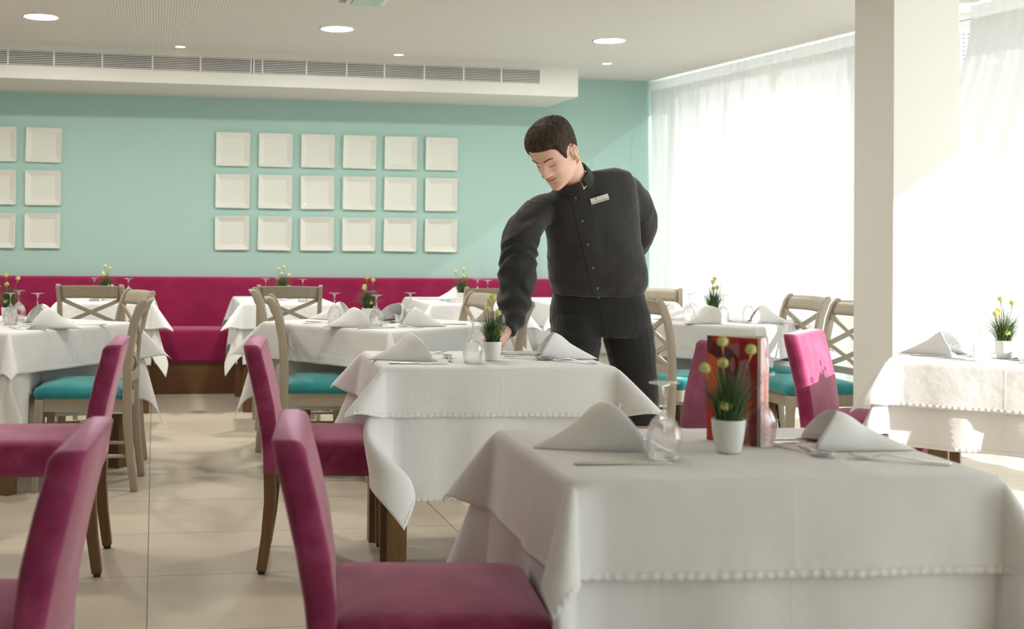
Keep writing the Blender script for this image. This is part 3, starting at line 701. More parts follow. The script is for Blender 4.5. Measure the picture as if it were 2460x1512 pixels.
kn = obj('table_knife', knife_mesh(), M['steel'], None, True); sp_ = obj('spoon', spoon_mesh(), M['steel'], None, True); fk = obj('fork', fork_mesh(), M['steel'], None, True)
FIRST = {}
def lay(proto, key, x, y, ang, label, cat, group, z=TOP, flip=False):
    o = proto if key not in FIRST else proto.copy()
    if key in FIRST: COL.objects.link(o)
    FIRST[key] = 1
    o.location = (x, y, z); o.rotation_euler = (math.pi if flip else 0, 0, R(ang)); tag(o, label, cat, group); return o
NK = [0]
def napkin(x, y, tip, label, hz=1.0):
    o = bpy.data.objects.new('napkin', nap_me[NK[0] % 3]); NK[0] += 1; COL.objects.link(o)
    md = o.modifiers.new('thickness', 'SOLIDIFY'); md.thickness = 0.0016
    o.location = (x, y, TOP); o.rotation_euler = (0, 0, R(tip + 180)); o.scale = (1, 1, hz); return tag(o, label, 'napkin', 'folded white napkins')
def wine(x, y, label): return lay(glass_me, 'g', x, y, random.uniform(0, 360), label, 'glass', 'upside-down wine glasses')
def knife(x, y, a, label): return lay(kn, 'k', x, y, a, label, 'knife', 'table knives')
def fork(x, y, a, label): return lay(fk, 'f', x, y, a, label, 'fork', 'forks')
def spoon(x, y, a, label): return lay(sp_, 's', x, y, a, label, 'spoon', 'dessert spoons')

# ---- potted grass with thistle-like blooms
pp = thing('potted_plant', '', 'plant')
obj('pot', lathe([(0.0, 0.0015), (0.022, 0.0), (0.0255, 0.001), (0.0272, 0.006), (0.0315, 0.030), (0.0345, 0.052), (0.0358, 0.0685), (0.0362, 0.0705), (0.0355, 0.0715), (0.0343, 0.0708), (0.0330, 0.064), (0.0, 0.063)], 36), M['porcelain'], pp, True)
obj('soil', lathe([(0.0328, 0.0632), (0.02, 0.0655), (0.0, 0.067)], 20), M['soil'], pp, True)
rn = random.Random(11); parts = []
for k in range(250):
    a = rn.uniform(0, 2 * math.pi); r0 = 0.025 * math.sqrt(rn.random()); lean = rn.uniform(0.10, 1.6) * (0.35 + r0 / 0.025 * 0.65); L = rn.uniform(0.070, 0.135) * (1 if rn.random() > 0.12 else 1.25)
    a2 = a + rn.uniform(-0.6, 0.6); p = Vector((r0 * math.cos(a), r0 * math.sin(a), 0.064)); V = []; ang = lean * 0.18
    sd = Vector((-math.sin(a2), math.cos(a2), 0)); w0 = rn.uniform(0.0011, 0.0019)
    ns = 6
    for i in range(ns + 1):
        w = w0 * (1 - (i / ns) ** 1.6) + 0.0002
        V += [p - sd * w, p + sd * w]
        ang += lean * 0.19 * (0.6 + i * 0.28); p = p + Vector((math.cos(a2) * math.sin(ang), math.sin(a2) * math.sin(ang), math.cos(ang))) * (L / ns)
    parts.append((V, [(2 * i, 2 * i + 1, 2 * i + 3, 2 * i + 2) for i in range(ns)]))
gr = obj('grass', merge(*parts), M['grass'], pp); gr['kind'] = 'stuff'
def bloom(R0=0.0135):
    bm = bmesh.new(); bmesh.ops.create_icosphere(bm, subdivisions=2, radius=R0 * 0.78)
    r2 = random.Random(5); N = 110
    for k in range(N):
        zz = 1 - 2 * (k + 0.5) / N; an = k * 2.39996; d = Vector((math.sqrt(1 - zz * zz) * math.cos(an), math.sqrt(1 - zz * zz) * math.sin(an), zz))
        if d.z < -0.72: continue
        s = d.orthogonal().normalized(); t_ = d.cross(s); b_ = d * R0 * 0.55; tip = d * R0 * r2.uniform(0.95, 1.18); w = R0 * 0.11
        vs = [bm.verts.new(b_ + s * w), bm.verts.new(b_ - s * w * .5 + t_ * w * .87), bm.verts.new(b_ - s * w * .5 - t_ * w * .87), bm.verts.new(tip)]
        for f in ((0, 1, 3), (1, 2, 3), (2, 0, 3)): bm.faces.new([vs[i] for i in f])
    return bm
bl_me = None
for (x, y, z, a) in ((-0.012, 0.006, 0.237, 0.2), (0.046, -0.01, 0.221, 2.1), (-0.053, 0.004, 0.180, 3.0), (-0.004, 0.02, 0.189, 4.0), (-0.018, -0.024, 0.103, 5.0)):
    fl = obj('bloom', bloom(), M['yellow'], pp) if bl_me is None else bpy.data.objects.new('bloom', bl_me)
    if bl_me is None: bl_me = fl.data
    else: COL.objects.link(fl); fl.parent = pp
    fl.location = (x, y, z); fl.rotation_euler = (0.2 * math.sin(a), 0.35 * x / 0.05, a)
    b0 = Vector((x * 0.25, y * 0.25, 0.064)); top = Vector((x, y, z - 0.007))
    inv = fl.matrix_basis.inverted()
    st = tube([inv @ (b0.lerp(top, u) + Vector((x * 0.25, 0, 0)) * math.sin(u * 3.14) * -0.4) for u in (0, .25, .5, .75, 1)], 0.0009, 6)
    obj('flower_stem', st, M['stem'], fl, True)
    obj('calyx', tube([inv @ (top - (top - b0).normalized() * q) for q in (0.020, 0.010, 0.001)], [0.0011, 0.0022, 0.0040], 8), M['calyx'], fl, True)
register(pp)
PL = [(1.224, 2.498, 0, 'potted grass with yellow blooms on the nearest table, in front of the red menu'),
      (1.247, 4.462, 100, 'potted grass with yellow blooms on the waiter\'s table'),
      (1.143, 6.571, 60, 'potted grass with yellow blooms on the table left of the waiter'),
      (-0.74, 6.60, 20, 'potted grass with yellow blooms at the left picture edge'),
      (-0.32, 8.62, 75, 'potted grass with yellow blooms on the leftmost banquette table'),
      (0.90, 8.70, 140, 'potted grass with yellow blooms on the middle banquette table'),
      (2.139, 8.47, 200, 'potted grass with yellow blooms on the banquette table behind the sleeve'),
      (3.167, 6.66, 250, 'potted grass with yellow blooms in front of the white curtain'),
      (3.339, 4.435, 25, 'potted grass with yellow blooms on the sunlit table by the column')]
for i, (x, y, a, lab) in enumerate(PL): place(pp, i == 0, (x, y, TOP), R(a), lab, 'potted grasses')

# ---- settings
napkin(0.945, 2.59, 180, 'folded white napkin at the left of the nearest table')
napkin(1.535, 2.525, -20, 'folded white napkin with open mouth at the right of the nearest table', 0.80)
knife(0.945, 2.388, -2, 'steel knife along the front left of the nearest table')
spoon(1.085, 2.575, 95, 'steel spoon behind the left napkin of the nearest table')
knife(1.46, 2.645, 176, 'steel knife behind the right napkin of the nearest table, farther one'); knife(1.45, 2.602, 178, 'steel knife behind the right napkin of the nearest table, nearer one')
spoon(1.388, 2.495, -76, 'steel spoon in front of the mouth of the right napkin, nearest table')
fork(1.53, 2.352, 148, 'steel fork leaning out from under the right napkin, nearest table')
wine(1.051, 2.436, 'upside-down wine glass left of the plant on the nearest table'); wine(1.335, 2.575, 'upside-down wine glass right of the plant, before the red menu')
napkin(0.915, 4.515, 180, 'folded white napkin at the left of the waiter\'s table'); napkin(1.545, 4.52, -12, 'folded white napkin with open mouth on the right of the waiter\'s table')
knife(0.94, 4.352, -8, 'steel knife at the front left of the waiter\'s table'); spoon(1.09, 4.50, 80, 'steel spoon between left napkin and glass on the waiter\'s table')
fork(1.045, 4.71, 20, 'steel fork behind the left napkin of the waiter\'s table'); knife(1.42, 4.665, 162, 'steel knife beside the right napkin of the waiter\'s table')
spoon(1.395, 4.505, -40, 'steel spoon in front of the right napkin of the waiter\'s table'); fork(1.53, 4.37, 128, 'steel fork under the right napkin of the waiter\'s table')
wine(1.149, 4.375, 'upside-down wine glass left of the plant on the waiter\'s table')
napkin(3.145, 4.60, 128, 'folded white napkin in sunlight at the left of the sunlit table'); napkin(3.50, 4.27, -42, 'folded white napkin cut by the right picture edge')
knife(3.09, 4.49, -52, 'steel knife under the left napkin of the sunlit table'); spoon(3.30, 4.54, 45, 'steel spoon seen through the glass on the sunlit table')
fork(3.315, 4.315, 65, 'steel fork at the right picture edge on the sunlit table'); wine(3.165, 4.33, 'upside-down wine glass on the sunlit table, left of the plant'); wine(3.485, 4.63, 'upside-down wine glass behind the plant on the sunlit table')
W3 = 'the table left of the waiter'
napkin(0.97, 6.72, 160, 'folded white napkin, far left one on ' + W3); napkin(0.965, 6.165, 190, 'folded white napkin, near left one on ' + W3)
napkin(1.33, 6.58, 30, 'folded white napkin, far right one on ' + W3); napkin(1.36, 6.21, -12, 'folded white napkin, near right one on ' + W3)
for x, y, w in ((0.939, 6.435, 'far left'), (1.125, 6.221, 'nearest'), (1.167, 6.66, 'farthest, behind the plant,'), (1.359, 6.498, 'right')): wine(x, y, 'upside-down wine glass, %s one on %s' % (w, W3))
knife(0.90, 6.50, -15, 'steel knife at the far left of ' + W3); fork(0.86, 6.34, -10, 'steel fork at the left of ' + W3); knife(1.10, 6.07, 20, 'steel knife at the near corner of ' + W3); fork(1.24, 6.08, 170, 'steel fork beside the near right napkin of ' + W3)
spoon(1.22, 6.40, 60, 'steel spoon in the middle of ' + W3); knife(1.52, 6.33, 170, 'steel knife at the right of ' + W3)
WL = 'the table at the left edge'
napkin(-0.46, 6.09, -12, 'folded white napkin, near one on ' + WL); napkin(-0.52, 6.42, 20, 'folded white napkin, far one on ' + WL)
for x, y, w in ((-0.697, 6.321, 'nearest'), (-0.687, 6.60, 'far'), (-0.565, 6.30, 'rightmost')): wine(x, y, 'upside-down wine glass, %s one on %s' % (w, WL))
fork(-0.58, 6.02, 160, 'steel fork in front of the near napkin on ' + WL); knife(-0.33, 6.33, 165, 'steel knife right of the napkins on ' + WL); knife(-0.62, 6.72, 10, 'steel knife at the far side of ' + WL)
W5 = 'the table by the curtain'
napkin(2.92, 6.72, 165, 'folded white napkin, far left one on ' + W5); napkin(2.975, 6.40, 200, 'folded white napkin, near left one on ' + W5); napkin(3.38, 6.42, -25, 'folded white napkin, right one on ' + W5)
for x, y, w in ((2.967, 6.55, 'leftmost'), (3.094, 6.78, 'far'), (3.117, 6.44, 'nearest'), (3.321, 6.54, 'rightmost')): wine(x, y, 'upside-down wine glass, %s one on %s' % (w, W5))
fork(2.93, 6.60, 0, 'steel fork at the left of ' + W5); knife(3.25, 6.36, 160, 'steel knife at the near side of ' + W5); spoon(3.24, 6.50, 120, 'steel spoon in the middle of ' + W5)
for (x, y, tip, w) in ((-0.26, 8.92, -20, 'leftmost banquette table'), (0.93, 8.98, 160, 'middle banquette table'), (2.16, 8.86, 150, 'banquette table behind the sleeve'), (3.05, 8.80, 10, 'banquette table behind the waiter\'s hip')): napkin(x, y, tip, 'folded white napkin on the ' + w)
for (x, y, w) in ((-0.396, 8.539, 'leftmost banquette table, left one'), (-0.167, 8.444, 'leftmost banquette table, right one'), (0.77, 8.598, 'middle banquette table, left one'), (1.018, 8.501, 'middle banquette table, right one'),
                  (2.31, 8.678, 'banquette table behind the sleeve, left one'), (2.345, 8.53, 'banquette table behind the sleeve, right one'), (3.36, 8.50, 'banquette table behind the waiter\'s hip')): wine(x, y, 'upside-down wine glass on the ' + w)
fork(-0.42, 8.66, 85, 'steel fork, left of a pair on the leftmost banquette table'); fork(-0.385, 8.67, 88, 'steel fork, right of a pair on the leftmost banquette table'); fork(0.72, 8.70, -85, 'steel fork, left of a pair on the middle banquette table'); fork(0.752, 8.69, -88, 'steel fork, right of a pair on the middle banquette table')
knife(1.08, 8.64, 95, 'steel knife on the middle banquette table'); fork(2.06, 8.60, 100, 'steel fork, left of a pair on the banquette table behind the sleeve'); fork(2.095, 8.60, 97, 'steel fork, right of a pair on the banquette table behind the sleeve'); knife(2.02, 8.95, 20, 'steel knife on the banquette table behind the sleeve')

# ---- upright wine glass in the waiter's hand
UG = (1.350, 4.765)
o = glass_me.copy(); COL.objects.link(o); o.location = (UG[0], UG[1], TOP + 0.1592); o.rotation_euler = (math.pi, 0, 0)
tag(o, 'wine glass standing upright behind the plant, held by the waiter', 'glass')

# ---- red menu stand
mn = thing('menu_card', 'red folded menu card standing behind the plant on the nearest table', 'menu', (1.30, 2.62, TOP), 0)
MH = 0.238
A = Vector((-0.047, 0.045)); B = Vector((0.030, -0.058)); C_ = Vector((0.085, 0.012))
MM = [plain('menu_red', (0.52, 0.035, 0.012), 0.3), plain('menu_orange', (0.75, 0.12, 0.02), 0.3), plain('menu_dark_red', (0.28, 0.008, 0.008), 0.3), plain('menu_mauve', (0.36, 0.13, 0.16), 0.3), plain('menu_plum', (0.10, 0.045, 0.075), 0.3), plain('menu_white', (0.80, 0.78, 0.76), 0.3), plain('menu_pink', (0.72, 0.36, 0.34), 0.3), plain('menu_brown', (0.10, 0.012, 0.006), 0.3)]
def panel(name, P, Q, shapes):
    d = (Q - P); L = d.length; d = d / L; nrm = Vector((d.y, -d.x)); V, F, K = [], [], []
    for k, (poly, m_) in enumerate(shapes):
        off = 0.0012 + 0.00035 * k; o_ = len(V)
        for u, v in poly: V.append((P.x + d.x * u * L + nrm.x * off, P.y + d.y * u * L + nrm.y * off, v * MH))
        F.append(tuple(range(o_, o_ + len(poly)))); K.append(m_)
    o_ = len(V)
    for off in (0.0012, -0.0004):
        for u, v in ((0, 0), (1, 0), (1, 1), (0, 1)): V.append((P.x + d.x * u * L + nrm.x * off, P.y + d.y * u * L + nrm.y * off, v * MH))
    F += [(o_ + 4, o_ + 5, o_ + 6, o_ + 7)] + [(o_ + a, o_ + (a + 1) % 4, o_ + 4 + (a + 1) % 4, o_ + 4 + a) for a in range(4)]; K += [5] * 5
    return obj(name, (V, F, K), None, mn, mats=MM)
def oval(cx, cyy, rx, ry, n=20, a0=0, a1=360): return [(cx + rx * math.cos(R(lerp(a0, a1, k / n))), cyy + ry * math.sin(R(lerp(a0, a1, k / n)))) for k in range(n)]
front = [([(0, 0), (1, 0), (1, 1), (0, 1)], 0), ([(0.02, 0.45), (0.40, 0.45), (0.42, 0.74), (0.02, 0.83)], 1), ([(0.0, 0.83), (0.0, 1.0), (0.10, 1.0), (0.05, 0.88)], 4), ([(0.04, 0.84), (0.40, 0.72), (0.36, 0.90), (0.12, 0.95)], 7),
         ([(0.28, 0.93), (0.62, 0.94), (0.62, 0.80), (0.48, 0.86)], 3), ([(0.62, 0.98), (0.97, 0.95), (0.97, 0.0), (0.84, 0.0), (0.84, 0.60), (0.62, 0.76)], 2), ([(0.62, 0.78), (0.78, 0.80), (0.84, 0.66), (0.84, 0.42), (0.56, 0.42)], 3),
         (oval(0.42, 0.58, 0.20, 0.31), 4), ([(0.30, 0.34), (0.16, 0.36), (0.22, 0.50), (0.36, 0.46)], 7), (oval(0.50, 0.74, 0.085, 0.10), 7), (oval(0.50, 0.74, 0.05, 0.075), 3), ([(0.97, 0), (1, 0), (1, 1), (0.97, 1)], 5)]
panel('front_panel', A, B, front)
panel('side_panel', B, C_, [([(0, 0), (1, 0), (1, 1), (0, 1)], 6), ([(0.42, 0), (0.78, 0), (0.78, 0.62), (0.42, 0.70)], 1), ([(0.30, 0.98), (0.98, 0.60), (0.98, 0.74), (0.55, 1.0)], 5), ([(0.55, 0.82), (0.98, 0.78), (0.98, 0.98), (0.70, 1.0)], 3)])
panel('side_panel', C_, A, [([(0, 0), (1, 0), (1, 1), (0, 1)], 2)])
tc_ = bpy.data.curves.new('menu_lettering', 'FONT'); tc_.body = 'ICS'; tc_.size = 0.030; tc_.extrude = 0.0002; tc_.align_x = 'CENTER'
tmp_ = bpy.data.objects.new('tmp', tc_); COL.objects.link(tmp_); tme = bpy.data.meshes.new_from_object(tmp_.evaluated_get(bpy.context.evaluated_depsgraph_get())); bpy.data.objects.remove(tmp_)
tme.materials.clear(); tme.materials.append(MM[6]); tm = bpy.data.objects.new('menu_lettering', tme); COL.objects.link(tm); tm.parent = mn
dd = (B - A).normalized(); pos = A.lerp(B, 0.66) + Vector((dd.y, -dd.x)) * 0.0075
tm.matrix_local = Matrix(((dd.x, 0, dd.y, pos.x), (dd.y, 0, -dd.x, pos.y), (0, 1, 0, 0.040), (0, 0, 0, 1)))

# ------------------------------------------------------------------ curtains
def curtain(y0, y1, label, seed, lean=0.0, name='curtain'):
    rn = random.Random(seed); L = (y1 - y0) / abs(WDIR.y); n = int(L * 95); V = []; zs = [2.545, 2.52, 2.485, 2.47, 2.44, 2.38, 2.28, 2.1, 1.85, 1.5, 1.1, 0.7, 0.3, 0.012]
    cr = bpy.data.objects.new(name, None); COL.objects.link(cr)
    ph = [rn.uniform(0, 6.28) for _ in range(8)]
    for i in range(n + 1):
        s = i / n * L; u = i / n
        for z in zs:
            k = smooth((2.47 - z) / 1.0)
            a = 0.010 * math.sin(s * 2 * math.pi / 0.085 + 1.3 * math.sin(s * 3 + ph[0])) * (1 - 0.85 * k)
            b = (0.026 + 0.018 * math.sin(s * 1.7 + ph[1])) * math.sin(s * 2 * math.pi / 0.21 + 1.6 * math.sin(s * 2.3 + ph[2]) + 0.3 * (1 - z)) * smooth((2.50 - z) / 0.30)
            c = 0.010 * math.sin(s * 2 * math.pi / 0.47 + ph[3] + z * 0.8) * k
            o_ = a + b + c; sl = 0.015 * math.sin(s * 9 + ph[4] + 3 * z) * smooth((2.5 - z) / 0.2) * (1 - k) + lean * (1 - u) * smooth((2.5 - z) / 1.0)
            p = Vector((win_x(y1), y1, 0)) + WDIR * (s - sl) + WNOR * (o_ + 0.02)
            V.append((p.x, p.y, z))
    m_ = len(zs); h = 3
    F1 = [(i * m_ + j, i * m_ + j + 1, (i + 1) * m_ + j + 1, (i + 1) * m_ + j) for i in range(n) for j in range(h)]
    F2 = [(i * m_ + j, i * m_ + j + 1, (i + 1) * m_ + j + 1, (i + 1) * m_ + j) for i in range(n) for j in range(h, m_ - 1)]
    obj('voile', (V, F2), M['sheer'], cr, True)
    obj('heading_tape', ([v for i in range(n + 1) for v in V[i * m_:i * m_ + h + 1]], [(i * 4 + j, i * 4 + j + 1, (i + 1) * 4 + j + 1, (i + 1) * 4 + j) for i in range(n) for j in range(3)]), M['heading'], cr, True)
    return tag(cr, label, 'curtain', 'white sheer curtains')
curtain(6.62, 9.985, 'white sheer curtain from the teal wall to the column', 2)
curtain(4.95, 6.30, 'white sheer curtain right of the column', 5, lean=0.34)
# ------------------------------------------------------------------ the waiter
from mathutils.bvhtree import BVHTree
def fuse(parts, voxel, smooth_it=4, post=None):
    """union of closed shells -> one continuous surface"""
    V, F = merge(*parts); me = bpy.data.meshes.new('tmp'); me.from_pydata([tuple(v) for v in V], [], F)
    b_ = bmesh.new(); b_.from_mesh(me); bmesh.ops.recalc_face_normals(b_, faces=b_.faces); b_.to_mesh(me); b_.free()
    o = bpy.data.objects.new('tmp', me); COL.objects.link(o)
    r = o.modifiers.new('r', 'REMESH'); r.mode = 'VOXEL'; r.voxel_size = voxel
    if smooth_it: s = o.modifiers.new('s', 'SMOOTH'); s.factor = 0.5; s.iterations = smooth_it
    dg = bpy.context.evaluated_depsgraph_get(); out = bpy.data.meshes.new_from_object(o.evaluated_get(dg))
    bpy.data.objects.remove(o); bpy.data.meshes.remove(me)
    return out
def from_mesh(name, me, mat, parent=None, mats=None):
    me.materials.clear()
    for m_ in (mats or [mat]): me.materials.append(m_)
    for p_ in me.polygons: p_.use_smooth = True
    o = bpy.data.objects.new(name, me); COL.objects.link(o); o.parent = parent; return o
def ring(c, hx, hy, yaw=0.0, roll=0.0, n=28, sq=2.3):
    out = []
    for k in range(n):
        a = 2 * math.pi * k / n; x = hx * math.copysign(abs(math.cos(a)) ** (2 / sq), math.cos(a)); y = hy * math.copysign(abs(math.sin(a)) ** (2 / sq), math.sin(a))
        X = x * math.cos(yaw) - y * math.sin(yaw); Y = x * math.sin(yaw) + y * math.cos(yaw)
        out.append((c[0] + X, c[1] + Y, c[2] + X * math.tan(roll)))
    return out
def spline(pts, n=6):
    """Catmull-Rom through points (tuples of any length)"""
    out = []; P = [pts[0]] + list(pts) + [pts[-1]]
    for i in range(1, len(P) - 2):
        for k in range(n):
            t = k / n; out.append(tuple(0.5 * (2 * b + (c - a) * t + (2 * a - 5 * b + 4 * c - d) * t * t + (-a + 3 * b - 3 * c + d) * t ** 3) for a, b, c, d in zip(P[i - 1], P[i], P[i + 1], P[i + 2])))
    out.append(tuple(pts[-1])); return out
def limb(pts, n=18, steps=5):
    s = spline(pts, steps); return tube([p[:3] for p in s], [p[3] for p in s], n, Vector((0.3, 0.9, 0.2)), ell=[p[4] if len(p) > 4 else p[3] for p in s])
SKIN, nn, ll = new_mat('skin'); p = pbsdf(nn)
tx = noise_tex(nn, ll, 22, 3); rr = ramp(nn, ll, tx.outputs[0], [(0.3, (0.74, 0.45, 0.335)), (0.7, (0.80, 0.53, 0.41))]); ll.new(rr.outputs[0], p.inputs['Base Color'])
p.inputs['Roughness'].default_value = 0.48; p.inputs['Subsurface Weight'].default_value = 0.12; p.inputs['Subsurface Radius'].default_value = (0.012, 0.005, 0.003); p.inputs['Subsurface Scale'].default_value = 0.6
def black_cloth(name, col, sc_, st):
    m_, n_, l_ = new_mat(name); q = pbsdf(n_); q.inputs['Base Color'].default_value = (*col, 1); q.inputs['Roughness'].default_value = 0.85; q.inputs['Specular IOR Level'].default_value = 0.2
    q.inputs['Sheen Weight'].default_value = 0.25; q.inputs['Sheen Roughness'].default_value = 0.5
    a = noise_tex(n_, l_, sc_, 3, 0.55, 'Object', st); b1 = n_.new('ShaderNodeBump'); b1.inputs['Strength'].default_value = 0.55; b1.inputs['Distance'].default_value = 0.02; l_.new(a.outputs[0], b1.inputs['Height'])
    c = noise_tex(n_, l_, 500, 2); b2 = n_.new('ShaderNodeBump'); b2.inputs['Strength'].default_value = 0.15; b2.inputs['Distance'].default_value = 0.001; l_.new(c.outputs[0], b2.inputs['Height']); l_.new(b1.outputs[0], b2.inputs['Normal'])
    l_.new(b2.outputs[0], q.inputs['Normal']); return m_
SHIRT = black_cloth('black_shirt_cotton', (0.027, 0.026, 0.024), 7, (1.0, 1.0, 1.6)); TROUS = black_cloth('black_denim', (0.017, 0.017, 0.016), 6, (0.8, 0.8, 2.6))
HAIRM, nn, ll = new_mat('dark_brown_hair'); p = pbsdf(nn); tx = noise_tex(nn, ll, 90, 4, 0.7, 'Object', (1, 1, 0.35)); rr = ramp(nn, ll, tx.outputs[0], [(0.3, (0.020, 0.013, 0.009)), (0.7, (0.085, 0.058, 0.042))]); ll.new(rr.outputs[0], p.inputs['Base Color']); p.inputs['Roughness'].default_value = 0.85; p.inputs['Specular IOR Level'].default_value = 0.25; bump(nn, ll, tx.outputs[0], 0.7, 0.004)

# ---- head frame
HY, HP, HR = R(-142), R(40), R(-3)
hh = Vector((math.cos(HY), math.sin(HY), 0)); HF = hh * math.cos(HP) - Vector((0, 0, math.sin(HP))); HU = Vector((0, 0, math.cos(HP))) + hh * math.sin(HP); HRt = HF.cross(HU)
HX = HRt * math.cos(HR) + HU * math.sin(HR); HZ = HU * math.cos(HR) - HRt * math.sin(HR); HC = Vector((1.588, 4.78, 1.547)); HS = 1.05
def hw(x, y, z): return HC + (HX * x + HF * y + HZ * z) * HS
SL = [  # z, half width, front, back
    (-0.121, 0.012, 0.074, -0.050), (-0.117, 0.024, 0.084, -0.030), (-0.106, 0.041, 0.089, -0.010), (-0.088, 0.0550, 0.088, 0.010), (-0.062, 0.0640, 0.089, 0.045), (-0.034, 0.0665, 0.090, 0.078), (-0.004, 0.0715, 0.088, 0.095),
    (0.028, 0.0750, 0.094, 0.103), (0.060, 0.0765, 0.091, 0.104), (0.088, 0.0700, 0.076, 0.094), (0.108, 0.0540, 0.052, 0.074), (0.121, 0.0330, 0.026, 0.046), (0.127, 0.0080, 0.004, 0.012)]
SLS = spline(SL, 6)
def slice_at(z):
    for a, b in zip(SLS, SLS[1:]):
        if a[0] <= z <= b[0] + 1e-9:
            t = (z - a[0]) / max(1e-6, b[0] - a[0]); return tuple(lerp(i, j, t) for i, j in zip(a, b))
    return SLS[0] if z < SLS[0][0] else SLS[-1]
def G(x, s): return math.exp(-(x / s) ** 2)
def face_add(x, z):
    """forward relief of the face at local (x, z)"""
    ax = abs(x); f = 0.0
    nose_w = lerp(0.0095, 0.0170, smooth((0.030 - z) / 0.06)); prof_ = 0.034 * smooth((0.034 - z) / 0.062) if z > -0.030 else 0.034 * smooth((z + 0.044) / 0.014)
    f += prof_ * G(x, nose_w)
    f += 0.010 * G(ax - 0.0160, 0.0075) * G(z + 0.0315, 0.0085)
    f -= 0.0105 * G(ax - 0.032, 0.0165) * G(z - 0.008, 0.0120)
    f += 0.0050 * G(ax - 0.032, 0.0130) * G(z - 0.004, 0.0085)
    f += 0.0045 * G(z - 0.028, 0.0085) * G(ax - 0.026, 0.028)
    f += 0.0065 * G(ax - 0.044, 0.020) * G(z + 0.024, 0.018)
    f += 0.0045 * G(z + 0.055, 0.0055) * G(x, 0.022) + 0.0050 * G(z + 0.0665, 0.0060) * G(x, 0.019) - 0.0040 * G(z + 0.0605 - 0.006 * (ax / 0.026) ** 2, 0.0026) * G(x, 0.026)
    f -= 0.0035 * G(z + 0.080, 0.006) * G(x, 0.02) + 0.0030 * G(ax - 0.031, 0.005) * G(z + 0.056, 0.010)
    f += 0.0060 * G(z + 0.103, 0.013) * G(x, 0.022)
    return f
def head_pt(ang, z, off=0.0, relief=True):
    """ang 0 = straight ahead, +90 deg = subject's right"""
    _, w, fr, bk = slice_at(z); s, c = math.sin(ang), math.cos(ang); e = 2.25
    x = (w + off) * math.copysign(abs(s) ** (2 / e), s); yy = ((fr if c > 0 else bk) + off) * math.copysign(abs(c) ** (2 / e), c)
    if z < -0.03 and c < 0: pass
    if relief and c > 0: yy += face_add(x, z) * smooth(c / 0.35)
    return x, yy, z
nA = 120; rings_h = []
for k in range(97):
    z = lerp(-0.1215, 0.1272, (1 - math.cos(math.pi * k / 96)) / 2); rings_h.append([hw(*head_pt(2 * math.pi * j / nA, z)) for j in range(nA)])
head_part = rings_mesh(rings_h)
def ear(s):
    rg = []
    for k in range(15):
        t = k / 14; a = lerp(-0.5, 5.4, t)               # the rim curls around the ear
        cx_ = s * (0.0800 + 0.013 * math.sin(a * 0.5 + 0.3) ** 2); p = (cx_, -0.012 - 0.0185 * math.cos(a + 0.25) * (1 if a < 3.6 else 0.75), -0.010 + 0.033 * math.sin(a - 0.05)); rg.append(hw(*p))
    rim = tube(rg, [0.0035] + [0.0048] * 12 + [0.006, 0.0065], 8)
    bowl = rings_mesh([[hw(s * (0.0700 + d_), -0.012 + r_ * 0.66 * math.cos(q * 2 * math.pi / 12), -0.011 + r_ * math.sin(q * 2 * math.pi / 12)) for q in range(12)] for r_, d_ in ((0.025, -0.002), (0.030, 0.005), (0.030, 0.0105), (0.018, 0.0080), (0.004, 0.0065))])
    lobe = tube([hw(s * 0.0745, -0.003, -0.032), hw(s * 0.079, -0.002, -0.039), hw(s * 0.078, -0.001, -0.045)], [0.005, 0.0068, 0.004], 8)
    return [rim, bowl, lobe]
N0, N1 = Vector((1.715, 4.900, 1.432)), hw(0, -0.035, -0.065)
neck_part = limb([(*N0, 0.062), (*N0.lerp(N1, 0.35), 0.058), (*N0.lerp(N1, 0.75), 0.058), (*N1, 0.060)])
# ---- joints
RA = [(1.670, 4.965, 1.335), (1.585, 4.948, 1.320), (1.500, 4.91, 1.225), (1.472, 4.89, 1.115), (1.452, 4.855, 0.985), (1.426, 4.822, 0.890), (1.392, 4.790, 0.832)]
LA = [(1.930, 4.990, 1.420), (1.985, 5.020, 1.412), (2.058, 5.085, 1.345), (2.118, 5.165, 1.255), (2.108, 5.235, 1.175), (2.035, 5.29, 1.105), (1.95, 5.30, 1.065)]
RL = [(1.815, 5.15, 0.90), (1.810, 5.14, 0.76), (1.800, 5.13, 0.60), (1.795, 5.12, 0.47), (1.795, 5.15, 0.28), (1.795, 5.18, 0.09)]
LL = [(2.035, 5.16, 0.90), (2.062, 5.16, 0.76), (2.085, 5.145, 0.60), (2.105, 5.13, 0.46), (2.120, 5.16, 0.28), (2.130, 5.19, 0.09)]
TOR = [((1.922, 5.155, 0.84), 0.175, 0.110, 0), ((1.915, 5.150, 0.93), 0.185, 0.112, 0), ((1.905, 5.130, 1.00), 0.170, 0.105, 2), ((1.885, 5.095, 1.10), 0.165, 0.105, 4), ((1.855, 5.050, 1.20), 0.172, 0.110, 7), ((1.828, 5.010, 1.29), 0.178, 0.112, 13), ((1.800, 4.975, 1.37), 0.165, 0.098, 19), ((1.770, 4.945, 1.435), 0.110, 0.075, 20), ((1.730, 4.915, 1.465), 0.055, 0.055, 12)]
def torso(grow, rows_): return rings_mesh([ring(c, hx + grow, hy + grow, R(8 * smooth((c[2] - 0.95) / 0.35)), R(r)) for c, hx, hy, r in rows_])
